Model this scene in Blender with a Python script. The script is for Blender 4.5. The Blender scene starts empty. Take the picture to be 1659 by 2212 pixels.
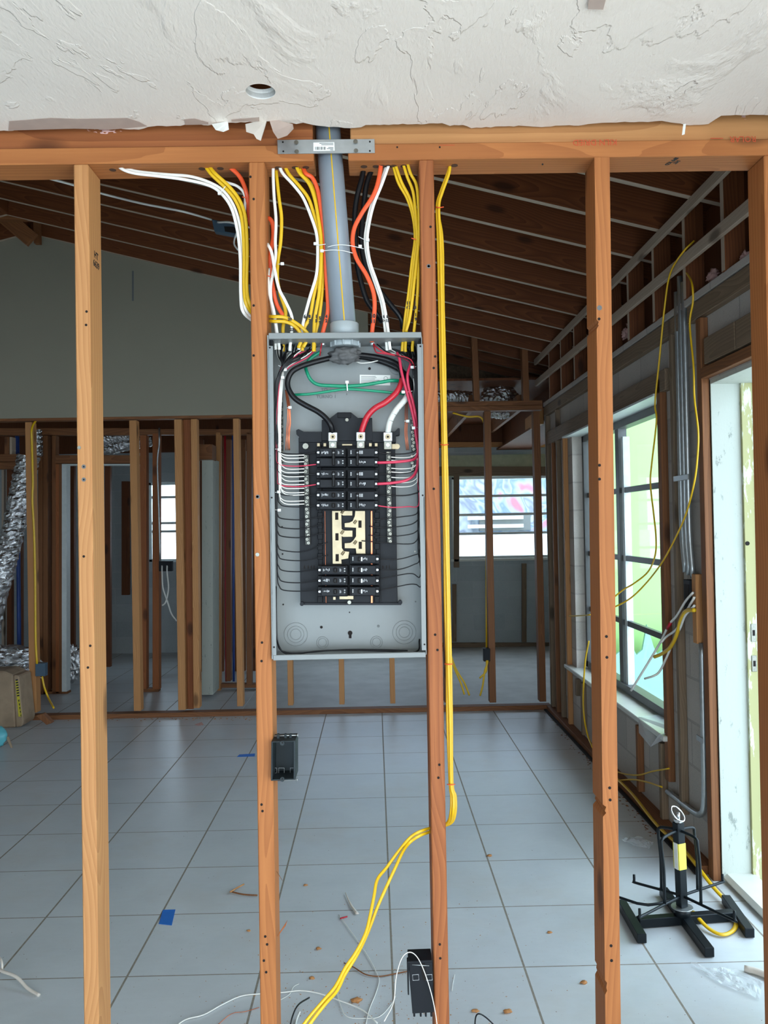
import bpy, bmesh, math, random
from mathutils import Vector, Matrix
random.seed(7)
S = bpy.context.scene
COL = S.collection
# ---------------------------------------------------------------- camera
F = 1800.0; WPX, HPX = 1659, 2212; EYE = 1.54
roll = .018
ey = Vector(((809 - WPX/2)/F, -(1135 - HPX/2)/F, -1)).normalized()
ex = Vector((math.cos(roll), math.sin(roll), 0)); ex = (ex - ey*ex.dot(ey)).normalized()
ez = ex.cross(ey)
R = Matrix((ex, ey, ez))
CP = Vector((0, 0, EYE))
cd = bpy.data.cameras.new('camera'); cam = bpy.data.objects.new('camera', cd); COL.objects.link(cam)
cd.sensor_fit = 'VERTICAL'; cd.sensor_height = 24; cd.lens = 24*F/HPX
cd.clip_start = .05; cd.clip_end = 200
cam.matrix_world = Matrix.Translation(CP) @ R.to_4x4()
S.camera = cam
def ray(px, py): return R @ Vector(((px - WPX/2)/F, -(py - HPX/2)/F, -1))
def at(px, py, Y): d = ray(px, py); return CP + d*(Y/d.y)
def atX(px, py, X): d = ray(px, py); return CP + d*(X/d.x)
def atZ(px, py, Z=0.): d = ray(px, py); return CP + d*((Z-EYE)/d.z)
def c1(x, y): return (x/4.366+560, y/4.366+700)
def c2(x, y): return (x/4.366+560, y/4.366+1060)
def c3(x, y): return (x/2.765+420, y/2.765+240)
# ---------------------------------------------------------------- light and exposure
S.view_settings.view_transform = 'Standard'; S.view_settings.look = 'None'
S.view_settings.gamma = 1; S.view_settings.use_curve_mapping = False
S.view_settings.exposure = 0.0
wd = bpy.data.worlds.new('sky'); S.world = wd; wd.use_nodes = True
bg = wd.node_tree.nodes['Background']; bg.inputs[0].default_value = (.64, .83, 1.0, 1); bg.inputs[1].default_value = 7.0
sd = bpy.data.lights.new('sun', 'SUN'); sd.energy = 7; sd.angle = .009; sd.color = (1, .96, .88)
so = bpy.data.objects.new('sun', sd); COL.objects.link(so)
so.rotation_euler = Vector((-.62, .12, 1.0)).to_track_quat('Z', 'Y').to_euler()
def area(name, loc, look, sx, sy, power, col=(1, 1, 1), portal=False):
    d = bpy.data.lights.new(name, 'AREA'); d.shape = 'RECTANGLE'; d.size = sx; d.size_y = sy; d.energy = power; d.color = col
    if portal: d.cycles.is_portal = True
    o = bpy.data.objects.new(name, d); COL.objects.link(o); o.location = loc
    o.rotation_euler = (-Vector(look)).to_track_quat('Z', 'Y').to_euler()
    return o
# daylight portals at the openings, then two added fill lamps
area('window_daylight', (1.72, 5.07, 1.33), (-1, 0, 0), 1.8, 1.6, 0, portal=True)
area('door_daylight', (1.72, 3.02, 1.07), (-1, 0, 0), 1.0, 2.1, 0, portal=True)
area('far_window_daylight', (1.7, 10.75, 1.63), (0, -1, 0), 1.5, 1.1, 0, portal=True)
area('left_window_daylight', (-2.55, 10.75, 1.63), (0, -1, 0), .9, 1.1, 0, portal=True)
area('added_window_daylight', (-.15, 10.75, 1.5), (0, -1, 0), 1.7, 1.3, 0, portal=True)  # portal for the unseen window added to brighten the back room
area('rear_opening_daylight', (-1.0, -3.35, 1.05), (0, 1, 0), 4, 2.1, 0, portal=True)
area('side_opening_daylight', (1.72, -.65, 1.0), (-1, 0, 0), 3.1, 2.1, 0, portal=True)
area('rear_fill_light', (1.0, -3.1, 1.3), (-.1, 1, .05), 2.6, 2.0, 40, (1, .90, .78))  # unseen fill lamp added to warm and brighten the near room
area('side_fill_light', (1.40, -.5, 1.1), (-.8, .55, .05), 2.4, 2.0, 30, (1, .95, .86))  # second added fill lamp, out of view, lighting the near room sideways
# ---------------------------------------------------------------- materials
def lin(c):
    return tuple(((v/255)/12.92 if v/255 <= .04045 else ((v/255+.055)/1.055)**2.4) for v in c)
class NT:
    def __init__(s, name):
        s.m = bpy.data.materials.new(name); s.m.use_nodes = True; s.n = s.m.node_tree.nodes; s.l = s.m.node_tree.links
        s.b = s.n['Principled BSDF']
    def node(s, t, **kw):
        n = s.n.new(t)
        for k, v in kw.items(): setattr(n, k, v)
        return n
    def link(s, a, b): s.l.new(a, b)
    def coords(s, scale=(1, 1, 1), rand=True, world=False):
        tc = s.node('ShaderNodeTexCoord'); mp = s.node('ShaderNodeMapping'); mp.inputs['Scale'].default_value = scale
        if world: g = s.node('ShaderNodeNewGeometry'); s.link(g.outputs['Position'], mp.inputs[0])
        else: s.link(tc.outputs['Object'], mp.inputs[0])
        if rand and not world:
            oi = s.node('ShaderNodeObjectInfo'); mm = s.node('ShaderNodeMath', operation='MULTIPLY'); mm.inputs[1].default_value = 37.
            s.link(oi.outputs['Random'], mm.inputs[0]); s.link(mm.outputs[0], mp.inputs['Location'])
        return mp.outputs[0]
    def noise(s, v, scale, detail=4, rough=.5, dist=0):
        n = s.node('ShaderNodeTexNoise'); s.link(v, n.inputs['Vector']); n.inputs['Scale'].default_value = scale
        n.inputs['Detail'].default_value = detail; n.inputs['Roughness'].default_value = rough; n.inputs['Distortion'].default_value = dist
        return n.outputs['Fac']
    def ramp(s, f, stops):
        r = s.node('ShaderNodeValToRGB'); s.link(f, r.inputs[0]); e = r.color_ramp.elements
        while len(e) < len(stops): e.new(.5)
        for i, (p, c) in enumerate(stops):
            e[i].position = p; e[i].color = (*c, 1) if len(c) == 3 else c
        return r.outputs[0]
    def mix(s, f, a, b, mode='MIX'):
        m = s.node('ShaderNodeMix', data_type='RGBA', blend_type=mode)
        for i, v in ((0, f), (6, a), (7, b)):
            if hasattr(v, 'node'): s.link(v, m.inputs[i])
            elif isinstance(v, (int, float)): m.inputs[i].default_value = v
            else: m.inputs[i].default_value = (*v, 1)
        return m.outputs[2]
    def math(s, op, a, b=0):
        m = s.node('ShaderNodeMath', operation=op)
        for i, v in enumerate((a, b)):
            if hasattr(v, 'node'): s.link(v, m.inputs[i])
            else: m.inputs[i].default_value = v
        return m.outputs[0]
    def bump(s, h, strength=.3, dist=.01):
        b = s.node('ShaderNodeBump'); b.inputs['Strength'].default_value = strength; b.inputs['Distance'].default_value = dist
        s.link(h, b.inputs['Height']); s.link(b.outputs[0], s.b.inputs['Normal'])
    def col(s, c):
        if hasattr(c, 'node'): s.link(c, s.b.inputs['Base Color'])
        else: s.b.inputs['Base Color'].default_value = (*c, 1)
    def pbr(s, rough=.5, metal=0., spec=.5, coat=0):
        s.b.inputs['Roughness'].default_value = rough; s.b.inputs['Metallic'].default_value = metal
        s.b.inputs['Specular IOR Level'].default_value = spec; s.b.inputs['Coat Weight'].default_value = coat
        return s.m
def plain(name, c, rough=.5, metal=0., var=.12, vs=30, spec=.5, bump=0):
    t = NT(name); v = t.coords(); n = t.noise(v, vs, 3)
    t.col(t.mix(n, tuple(x*(1-var) for x in lin(c)), tuple(min(1, x*(1+var)) for x in lin(c))))
    if bump: t.bump(n, bump, .002)
    return t.pbr(rough, metal, spec)
def wood(name, light, dark, grain=1., rough=.62, knots=.75):
    t = NT(name)
    tc = t.node('ShaderNodeTexCoord'); oi = t.node('ShaderNodeObjectInfo'); sx = t.node('ShaderNodeSeparateXYZ'); t.link(tc.outputs['Object'], sx.inputs[0])
    zc = t.node('ShaderNodeCombineXYZ'); t.link(t.math('ADD', t.math('MULTIPLY', sx.outputs[2], 1.1), t.math('MULTIPLY', oi.outputs['Random'], 50.)), zc.inputs[2])
    wz = t.math('MULTIPLY', t.math('SUBTRACT', t.noise(zc.outputs[0], 1.0, 1.5), .5), .22)
    cv = t.node('ShaderNodeCombineXYZ'); t.link(t.math('ADD', sx.outputs[0], t.math('ADD', wz, t.math('MULTIPLY', t.math('SUBTRACT', oi.outputs['Random'], .5), .10))), cv.inputs[0])
    t.link(t.math('ADD', sx.outputs[1], t.math('ADD', t.math('MULTIPLY', wz, .6), .045)), cv.inputs[1]); t.link(t.math('MULTIPLY', sx.outputs[2], .05), cv.inputs[2]); v = cv.outputs[0]
    w = t.node('ShaderNodeTexWave', wave_type='RINGS', rings_direction='Z', wave_profile='SAW')
    w.inputs['Scale'].default_value = 26; w.inputs['Distortion'].default_value = 1.6; w.inputs['Detail'].default_value = 2; w.inputs['Detail Scale'].default_value = 1.2
    t.link(v, w.inputs['Vector'])
    fine = t.noise(t.coords((1, 1, .03)), 160, 3, .6)
    big = t.noise(t.coords((1, 1, .35)), 5, 3)
    L, D = lin(light), lin(dark)
    c = t.mix(t.math('MULTIPLY', w.outputs['Fac'], .55*grain), L, D)
    c = t.mix(t.math('MULTIPLY', fine, .45*grain), c, tuple(x*.8 for x in D))
    c = t.mix(t.math('MULTIPLY', big, .35), c, D)
    vo = t.node('ShaderNodeTexVoronoi'); vo.inputs['Scale'].default_value = 5.5
    t.link(t.coords((1, 1, .42)), vo.inputs['Vector'])
    k = t.ramp(vo.outputs['Distance'], [(0, (1, 1, 1)), (.09, (.9, .9, .9)), (.17, (0, 0, 0))])
    c = t.mix(t.math('MULTIPLY', k, knots), c, tuple(x*.22 for x in D))
    t.col(c); t.bump(t.math('ADD', fine, w.outputs['Fac']), .12, .001)
    return t.pbr(rough, 0, .3)
M = {}
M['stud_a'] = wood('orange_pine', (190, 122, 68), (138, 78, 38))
M['stud_b'] = wood('pale_pine', (204, 150, 96), (156, 100, 56))
M['stud_c'] = wood('red_pine', (180, 110, 62), (124, 66, 34), 1.2)
M['old'] = wood('aged_pine', (152, 100, 60), (98, 58, 34), 1.1)
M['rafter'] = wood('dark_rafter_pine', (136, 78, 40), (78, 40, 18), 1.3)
M['grey_wood'] = wood('weathered_wood', (146, 124, 100), (96, 76, 58))
M['pale_strip_and_lit_face'] = wood('whitish_strip_and_lit_face', (196, 178, 158), (150, 128, 108), .6)  # real pale strips, and light painted on rafter undersides and upright edges
M['hole'] = plain('dark_hole', (22, 14, 10), .9)
def m_ceiling():
    t = NT('ceiling_texture'); v = t.coords((1, 1, 1), False)
    c = t.mix(t.noise(v, 2, 2), lin((226, 214, 202)), lin((238, 228, 217))); t.col(c)
    a = t.noise(t.coords((1.5, .8, 1), False), 3.2, 6, .55, .5)
    ridge = t.ramp(a, [(.30, (0, 0, 0)), (.44, (.35, .35, .35)), (.448, (0, 0, 0)), (.57, (0, 0, 0)), (.66, (.9, .9, .9)), (.667, (0, 0, 0))])
    b = t.noise(t.coords((4, 1.5, 1), False), 40, 3, .6)
    t.bump(t.math('ADD', t.math('MULTIPLY', ridge, 1.0), t.math('MULTIPLY', b, .3)), .75, .006)
    return t.pbr(.75, 0, .25)
M['ceiling'] = m_ceiling()
M['gyp'] = plain('gypsum_core', (240, 238, 232), .9)
M['paper'] = plain('torn_paper', (206, 196, 184), .9)
M['brownpaper'] = plain('torn_brown_paper', (180, 160, 148), .9)
def m_tile():
    t = NT('floor_tile'); g = t.node('ShaderNodeNewGeometry'); sx = t.node('ShaderNodeSeparateXYZ'); t.link(g.outputs['Position'], sx.inputs[0])
    T = .4575; gx0 = atZ(852, 2212).x; gy0 = atZ(842, 2096).y
    def line(o, x0, wdt):
        f = t.math('FRACT', t.math('ADD', t.math('DIVIDE', t.math('SUBTRACT', o, x0), T), 50.5))
        return t.math('LESS_THAN', t.math('ABSOLUTE', t.math('SUBTRACT', f, .5)), wdt/T/2)
    gr = t.math('MAXIMUM', line(sx.outputs[0], gx0, .0075), line(sx.outputs[1], gy0, .0055))
    v = t.coords(rand=False, world=True)
    n = t.noise(v, 3.5, 5, .6, .6); n2 = t.noise(t.coords((1, 3, 1), world=True), 14, 5, .7)
    c = t.mix(n, lin((188, 194, 198)), lin((216, 220, 222)))
    c = t.mix(t.math('MULTIPLY', n2, .35), c, lin((176, 178, 178)))
    d = t.ramp(t.noise(v, 1.6, 4, .7), [(.5, (0, 0, 0)), (.75, (1, 1, 1))])
    c = t.mix(t.math('MULTIPLY', d, .25), c, lin((186, 170, 148)))
    sp = t.ramp(t.noise(v, 130, 2, .5), [(.70, (0, 0, 0)), (.76, (1, 1, 1))])
    c = t.mix(t.math('MULTIPLY', sp, .45), c, lin((140, 120, 100)))
    c = t.mix(gr, c, t.mix(t.noise(v, 60, 3), lin((112, 104, 92)), lin((158, 150, 138)))); t.col(c)
    t.bump(t.math('SUBTRACT', t.math('MULTIPLY', n2, .05), gr), .6, .002)
    r = t.math('ADD', t.math('MULTIPLY', gr, .5), t.math('ADD', t.math('MULTIPLY', n, .18), .27)); t.link(r, t.b.inputs['Roughness'])
    t.b.inputs['Specular IOR Level'].default_value = .45
    return t.m
M['tile'] = m_tile()
def m_block(name, c_a, c_b, joint, flip=False, paint=None):
    t = NT(name); g = t.node('ShaderNodeNewGeometry'); sx = t.node('ShaderNodeSeparateXYZ'); t.link(g.outputs['Position'], sx.inputs[0])
    cb = t.node('ShaderNodeCombineXYZ'); t.link(sx.outputs[0 if flip else 1], cb.inputs[0]); t.link(sx.outputs[2], cb.inputs[1])
    br = t.node('ShaderNodeTexBrick'); t.link(cb.outputs[0], br.inputs[0]); br.inputs['Scale'].default_value = 1
    br.inputs['Brick Width'].default_value = .406; br.inputs['Row Height'].default_value = .203; br.inputs['Mortar Size'].default_value = .007; br.inputs['Mortar Smooth'].default_value = .3
    br.inputs['Color1'].default_value = (*lin(c_a), 1); br.inputs['Color2'].default_value = (*lin(c_b), 1); br.inputs['Mortar'].default_value = (*lin(joint), 1)
    v = t.coords(world=True); n = t.noise(v, 3, 5, .7); f = t.noise(v, 150, 3, .7)
    c = t.mix(t.math('MULTIPLY', n, .5), br.outputs['Color'], tuple(x*.6 for x in lin(c_b)))
    c = t.mix(t.math('MULTIPLY', f, .5), c, lin(c_a)); sp = t.ramp(f, [(.30, (1, 1, 1)), (.36, (0, 0, 0))])
    c = t.mix(t.math('MULTIPLY', sp, .5), c, lin((50, 48, 46))); t.col(c)
    t.bump(t.math('SUBTRACT', f, br.outputs['Fac']), .35, .004)
    return t.pbr(.9, 0, .2)
M['block'] = m_block('grey_block', (196, 186, 176), (170, 162, 154), (158, 150, 142))
M['block_far'] = m_block('far_grey_block', (186, 192, 192), (160, 168, 172), (182, 186, 188), True)
M['plaster'] = plain('grey_plaster', (176, 174, 168), .9, var=.25, vs=12, bump=.4)
M['plaster_green'] = plain('greenish_plaster', (176, 178, 150), .9, var=.2, vs=18, bump=.4)
M['drywall'] = plain('grey_gable_board', (138, 132, 116), .85, var=.05, vs=2)
M['concrete'] = plain('grey_concrete', (184, 184, 182), .5, var=.3, vs=5)
M['panel'] = plain('grey_enamel', (126, 130, 129), .45, .0, .03)
M['black'] = plain('black_plastic', (17, 18, 21), .5, 0, .15, 60, spec=.16)
M['black2'] = plain('charcoal_plastic', (26, 28, 32), .5, 0, .12, 60, spec=.18)
M['handle'] = plain('breaker_handle_black', (12, 12, 14), .4, spec=.2)
M['print'] = plain('white_print', (206, 208, 210), .6)
M['zinc'] = plain('zinc_metal', (128, 126, 116), .34, .9, .4, 160)
M['zdark'] = plain('dark_zinc', (66, 66, 62), .45, .8, .3, 120)
M['drill'] = plain('drilled_wood', (74, 46, 26), .9)
M['tin'] = plain('tinned_busbar', (150, 136, 110), .35, .75, .35, 40)
M['galv'] = plain('galvanised_steel', (176, 180, 180), .35, .8, .2, 40)
M['pvc'] = plain('grey_pvc', (126, 134, 142), .38, 0, .05)
M['pvc_light'] = plain('light_grey_pvc', (152, 160, 162), .4, 0, .05)
M['putty'] = plain('duct_putty', (84, 84, 84), .75, 0, .5, 60, bump=.8)
M['yellow'] = plain('yellow_sheath', (216, 172, 22), .38, 0, .07)
M['white'] = plain('white_sheath', (230, 228, 220), .38, 0, .05)
M['orange'] = plain('orange_sheath', (226, 84, 40), .4, 0, .07)
M['wblack'] = plain('black_insulation', (14, 14, 17), .32, 0, .1, spec=.28)
M['red'] = plain('red_tape', (178, 22, 40), .32, 0, .15, 25)
M['pink'] = plain('red_insulation', (196, 48, 78), .32, 0, .08)
M['green'] = plain('green_insulation', (10, 134, 98), .35, 0, .08)
M['wtape'] = plain('white_tape', (206, 208, 202), .4, 0, .1, 20)
M['copper'] = plain('bare_copper', (200, 116, 82), .3, .9, .15)
M['nylon'] = plain('white_nylon', (226, 228, 226), .4)
M['label'] = plain('white_label', (228, 228, 222), .6)
M['ink'] = plain('black_ink', (24, 22, 24), .6)
M['greyink'] = plain('grey_ink', (98, 100, 100), .7)
M['redink'] = plain('red_ink', (186, 74, 40), .8)
M['blue'] = plain('blue_tape', (36, 110, 196), .6)
M['foil'] = None
t = NT('foil_jacket'); v = t.coords((1, 1, 1)); n = t.noise(v, 34, 4, .7, 1.5); t.col(t.mix(n, (.45, .45, .45), (.85, .85, .86))); t.bump(n, .6, .01); M['foil'] = t.pbr(.16, .97)
t = NT('brown_fuzz'); v = t.coords((1, 1, .2)); n = t.noise(v, 40, 4, .8); t.col(t.mix(n, lin((52, 34, 24)), lin((150, 124, 96)))); t.bump(n, 1, .02); M['fuzz'] = t.pbr(.8)
M['pinkwool'] = plain('pink_insulation', (206, 164, 156), .95, var=.3, vs=60, bump=1)
M['steel_black'] = plain('black_powdercoat', (18, 24, 28), .4, 0, .1, spec=.25)
M['chrome'] = plain('chrome', (214, 216, 216), .15, .95)
M['yellow_label'] = plain('yellow_label', (236, 224, 84), .5)
M['winframe'] = plain('bronze_frame', (92, 92, 92), .45, .2)
M['alu'] = plain('white_frame', (208, 214, 212), .5)
M['sill'] = plain('marble_sill', (206, 206, 196), .35, var=.1, vs=12)
t = NT('painted_jamb'); v = t.coords((1, 1, .4), False); n = t.noise(v, 26, 5, .75)
t.col(t.mix(t.ramp(n, [(.60, (0, 0, 0)), (.68, (1, 1, 1))]), lin((176, 180, 170)), lin((132, 138, 130)))); t.bump(n, .3, .003); M['jamb'] = t.pbr(.7)
t = NT('peeling_paint'); v = t.coords((1, 1, .25), False); n = t.noise(v, 14, 5, .7)
t.col(t.mix(t.ramp(n, [(.54, (0, 0, 0)), (.57, (1, 1, 1))]), lin((164, 160, 112)), lin((200, 206, 184)))); M['peel'] = t.pbr(.7)
M['lime'] = plain('lime_stucco', (158, 200, 126), .9, var=.04, vs=1)
M['mint'] = plain('mint_paint', (140, 182, 168), .9, var=.04, vs=1)
M['ground'] = plain('pale_paving', (200, 200, 196), .9)
t = NT('window_glass'); t.n.remove(t.b)
tr = t.node('ShaderNodeBsdfTransparent'); gl = t.node('ShaderNodeBsdfGlossy'); gl.inputs['Roughness'].default_value = .02; mx = t.node('ShaderNodeMixShader')
mx.inputs[0].default_value = .05; t.link(tr.outputs[0], mx.inputs[1]); t.link(gl.outputs[0], mx.inputs[2]); t.link(mx.outputs[0], t.n['Material Output'].inputs[0]); M['glass'] = t.m
t = NT('clear_plastic'); t.n.remove(t.b)
tr = t.node('ShaderNodeBsdfTransparent'); gl = t.node('ShaderNodeBsdfPrincipled'); gl.inputs['Roughness'].default_value = .2; gl.inputs['Base Color'].default_value = (.8, .84, .86, 1); mx = t.node('ShaderNodeMixShader')
mx.inputs[0].default_value = .35; t.link(tr.outputs[0], mx.inputs[1]); t.link(gl.outputs[0], mx.inputs[2]); t.link(mx.outputs[0], t.n['Material Output'].inputs[0]); M['film'] = t.m
def m_mural():
    t = NT('mural_siding'); v = t.coords((1, 1, 1), False); n = t.noise(v, 1.1, 2, .4, 2.5)
    t.col(t.ramp(n, [(.30, lin((166, 108, 124))), (.40, lin((150, 156, 168))), (.47, lin((104, 124, 158))), (.52, lin((158, 164, 176))), (.60, lin((112, 118, 134))), (.66, lin((160, 166, 176)))]))
    return t.pbr(.7)
M['mural'] = m_mural()
# ---------------------------------------------------------------- mesh helpers
def mobj(name, bm, mat, parent=None, smooth=False, loc=None):
    me = bpy.data.meshes.new(name); bm.normal_update(); bm.to_mesh(me); bm.free()
    for m in (mat if isinstance(mat, (list, tuple)) else [mat]): me.materials.append(m if not isinstance(m, str) else M[m])
    if smooth: me.polygons.foreach_set('use_smooth', [True]*len(me.polygons))
    o = bpy.data.objects.new(name, me); COL.objects.link(o)
    if loc is not None: o.location = loc
    if parent: o.parent = parent
    return o
def tag(o, label, cat, group=None):
    o['label'] = label; o['category'] = cat
    if group: o['group'] = group
    return o
def struct(o): o['kind'] = 'structure'; return o
def empty(name, loc, label, cat, group=None):
    o = bpy.data.objects.new(name, None); COL.objects.link(o); o.location = loc; o.empty_display_size = .05
    return tag(o, label, cat, group)
def adopt(root, *objs):
    """parent world-built meshes under a root that sits at its own location"""
    for o in objs:
        o.parent = root; o.location = o.location - root.matrix_basis.translation if root.parent is None else o.location
    return root
def add_hex(bm, v8):
    vs = [bm.verts.new(v) for v in v8]
    fs = []
    for f in ((0, 3, 2, 1), (4, 5, 6, 7), (0, 1, 5, 4), (1, 2, 6, 5), (2, 3, 7, 6), (3, 0, 4, 7)): fs.append(bm.faces.new([vs[i] for i in f]))
    return vs
def add_box(bm, a, b):
    x0, y0, z0 = [min(a[i], b[i]) for i in range(3)]; x1, y1, z1 = [max(a[i], b[i]) for i in range(3)]
    return add_hex(bm, [Vector(p) for p in ((x0, y0, z0), (x1, y0, z0), (x1, y1, z0), (x0, y1, z0), (x0, y0, z1), (x1, y0, z1), (x1, y1, z1), (x0, y1, z1))])
def bevel(bm, w, seg=1):
    bmesh.ops.recalc_face_normals(bm, faces=bm.faces)
    if w: bmesh.ops.bevel(bm, geom=list(bm.edges), offset=w, segments=seg, affect='EDGES', clamp_overlap=True)
def box(name, a, b, mat, parent=None, bv=.0015):
    """axis box; its origin is its own centre"""
    c = (Vector(a)+Vector(b))/2; bm = bmesh.new(); add_box(bm, Vector(a)-c, Vector(b)-c); bevel(bm, bv)
    o = mobj(name, bm, mat, None); o.location = c
    if parent: put(o, parent)
    return o
def root_of(o):
    p = Vector(o.location)
    q = o.parent
    while q: p = q.matrix_basis @ p; q = q.parent
    return p
def put(o, parent):
    """parent an unrotated object, keeping its world place"""
    M0 = Matrix.Identity(4); q = parent
    while q: M0 = q.matrix_basis @ M0; q = q.parent
    o.parent = parent; o.matrix_basis = M0.inverted() @ o.matrix_basis
    return o
def board(name, p0, p1, w, d, mat, wdir=(1, 0, 0), parent=None, bv=.0018, under=None):
    """board from p0 to p1 (centre line), w across wdir, d across the third axis; local Z runs along the grain"""
    p0, p1 = Vector(p0), Vector(p1); z = (p1-p0).normalized(); x = Vector(wdir); x = (x - z*x.dot(z)).normalized(); y = z.cross(x)
    L = (p1-p0).length; bm = bmesh.new(); add_box(bm, (-w/2, -d/2, 0), (w/2, d/2, L)); bevel(bm, bv)
    o = mobj(name, bm, mat if under is None else [mat, under]); m = Matrix((x, y, z)).transposed().to_4x4(); m.translation = p0; o.matrix_basis = m
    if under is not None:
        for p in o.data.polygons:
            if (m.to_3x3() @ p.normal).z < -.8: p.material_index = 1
    if parent: put(o, parent)
    return o
def smooth_pts(pts, n=6):
    P = [Vector(p) for p in pts]
    if len(P) < 3: return P
    out = []; Q = [P[0]*2-P[1]] + P + [P[-1]*2-P[-2]]
    for i in range(1, len(Q)-2):
        a, b, c, d = Q[i-1:i+3]
        for k in range(n):
            t = k/n; out.append(.5*((2*b) + (c-a)*t + (2*a-5*b+4*c-d)*t*t + (3*b-a-3*c+d)*t**3))
    out.append(P[-1]); return out
def add_tube(bm, pts, r, seg=8, n=6, flat=1., closed=False, caps=True, rfun=None, flatdir=None):
    P = smooth_pts(pts, n) if n else [Vector(p) for p in pts]
    N = len(P); rings = []; up = None
    for i, p in enumerate(P):
        t = (P[(i+1) % N if closed else min(i+1, N-1)] - P[i-1 if (i or closed) else 0]).normalized()
        if flatdir is not None: nrm = Vector(flatdir)
        elif up is None: nrm = Vector((0, 0, 1)) if abs(t.z) < .9 else Vector((0, 1, 0))
        else: nrm = up
        nrm = (nrm - t*nrm.dot(t))
        if nrm.length < 1e-6: nrm = t.orthogonal()
        nrm.normalize(); up = nrm; bi = t.cross(nrm)
        rr = r if rfun is None else r*rfun(i/max(1, N-1))
        rings.append([bm.verts.new(p + nrm*math.cos(2*math.pi*k/seg)*rr*flat + bi*math.sin(2*math.pi*k/seg)*rr) for k in range(seg)])
    for i in range(N if closed else N-1):
        a, b = rings[i], rings[(i+1) % N]
        for k in range(seg): bm.faces.new((a[k], a[(k+1) % seg], b[(k+1) % seg], b[k]))
    if caps and not closed: bm.faces.new(rings[0][::-1]); bm.faces.new(rings[-1])
def tube(name, pts, r, mat, parent=None, seg=8, n=6, **kw):
    o0 = Vector(pts[len(pts)//2]); bm = bmesh.new(); add_tube(bm, [Vector(p)-o0 for p in pts], r, seg, n, **kw)
    bmesh.ops.recalc_face_normals(bm, faces=bm.faces)
    o = mobj(name, bm, mat, smooth=True); o.location = o0
    if parent: put(o, parent)
    return o
def cyl(name, c, axis, r, h, mat, parent=None, seg=20, r2=None, bv=0):
    bm = bmesh.new(); bmesh.ops.create_cone(bm, cap_ends=True, segments=seg, radius1=r, radius2=r if r2 is None else r2, depth=h); 
    if bv: bevel(bm, bv)
    o = mobj(name, bm, mat); m = Vector(axis).to_track_quat('Z', 'Y').to_matrix().to_4x4(); m.translation = Vector(c); o.matrix_basis = m
    if seg > 8:
        for p in o.data.polygons: p.use_smooth = abs(p.normal.z) < .7
    if parent: put(o, parent)
    return o
def quadbox(name, px, Y, depth, mat, parent=None, bv=.0008):
    """prism whose front face has the four given points (pixel, at depth Y) and that goes back by depth"""
    if len(px) == 2: (x0, y0), (x1, y1) = px; px = [(x0, y1), (x1, y1), (x1, y0), (x0, y0)]
    f = [at(x, y, Y) for x, y in px]; c = sum(f, Vector())/4 + Vector((0, depth/2, 0)); D = Vector((0, depth, 0))
    bm = bmesh.new(); add_hex(bm, [f[0]-c, f[1]-c, f[1]+D-c, f[0]+D-c, f[3]-c, f[2]-c, f[2]+D-c, f[3]+D-c]); bevel(bm, bv)
    o = mobj(name, bm, mat); o.location = c
    if parent: put(o, parent)
    return o
def prism(name, pts, D, mat, parent=None, bv=0):
    """extrude a planar outline (world points) by vector D"""
    P = [Vector(p) for p in pts]; c = sum(P, Vector())/len(P); bm = bmesh.new()
    vs = [bm.verts.new(p-c) for p in P]; f = bm.faces.new(vs); r = bmesh.ops.extrude_face_region(bm, geom=[f])
    for v in r['geom']:
        if isinstance(v, bmesh.types.BMVert): v.co += Vector(D)
    bmesh.ops.recalc_face_normals(bm, faces=bm.faces)
    if bv: bevel(bm, bv)
    o = mobj(name, bm, mat); o.location = c
    if parent: put(o, parent)
    return o
def text(name, s, loc, size, mat, parent=None, rot=(math.pi/2, 0, 0), ext=.0002, align='CENTER'):
    cu = bpy.data.curves.new(name, 'FONT'); cu.body = s; cu.size = size; cu.extrude = ext; cu.offset = size*(.045 if mat == 'ink' else .0); cu.align_x = align; cu.align_y = 'CENTER'; cu.resolution_u = 2
    tmp = bpy.data.objects.new('tmp_text', cu); COL.objects.link(tmp); bpy.context.view_layer.update()
    me = bpy.data.meshes.new_from_object(tmp.evaluated_get(bpy.context.evaluated_depsgraph_get())); bpy.data.objects.remove(tmp)
    me.materials.clear(); me.materials.append(M[mat]); o = bpy.data.objects.new(name, me); COL.objects.link(o)
    o.location = loc; o.rotation_euler = rot
    if parent: put(o, parent)
    return o
def lump(name, c, rad, mat, parent=None, amp=.25, sub=3, seed=0, scale=(1, 1, 1), freq=3):
    from mathutils import noise as mn
    bm = bmesh.new(); bmesh.ops.create_icosphere(bm, subdivisions=sub, radius=1)
    for v in bm.verts:
        k = 1 + amp*mn.noise(v.co*freq + Vector((seed*7.1, 0, 0))) + amp*.5*mn.noise(v.co*freq*2.7 + Vector((seed*3.1, 5, 0)))
        v.co = Vector((v.co.x*scale[0], v.co.y*scale[1], v.co.z*scale[2]))*rad*k
    o = mobj(name, bm, mat, smooth=True); o.location = c
    if parent: put(o, parent)
    return o
ORD = ['first', 'second', 'third', 'fourth', 'fifth', 'sixth', 'seventh', 'eighth', 'ninth', 'tenth', 'eleventh', 'twelfth', 'thirteenth', 'fourteenth', 'fifteenth', 'sixteenth', 'seventeenth', 'eighteenth', 'nineteenth', 'twentieth']
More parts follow.
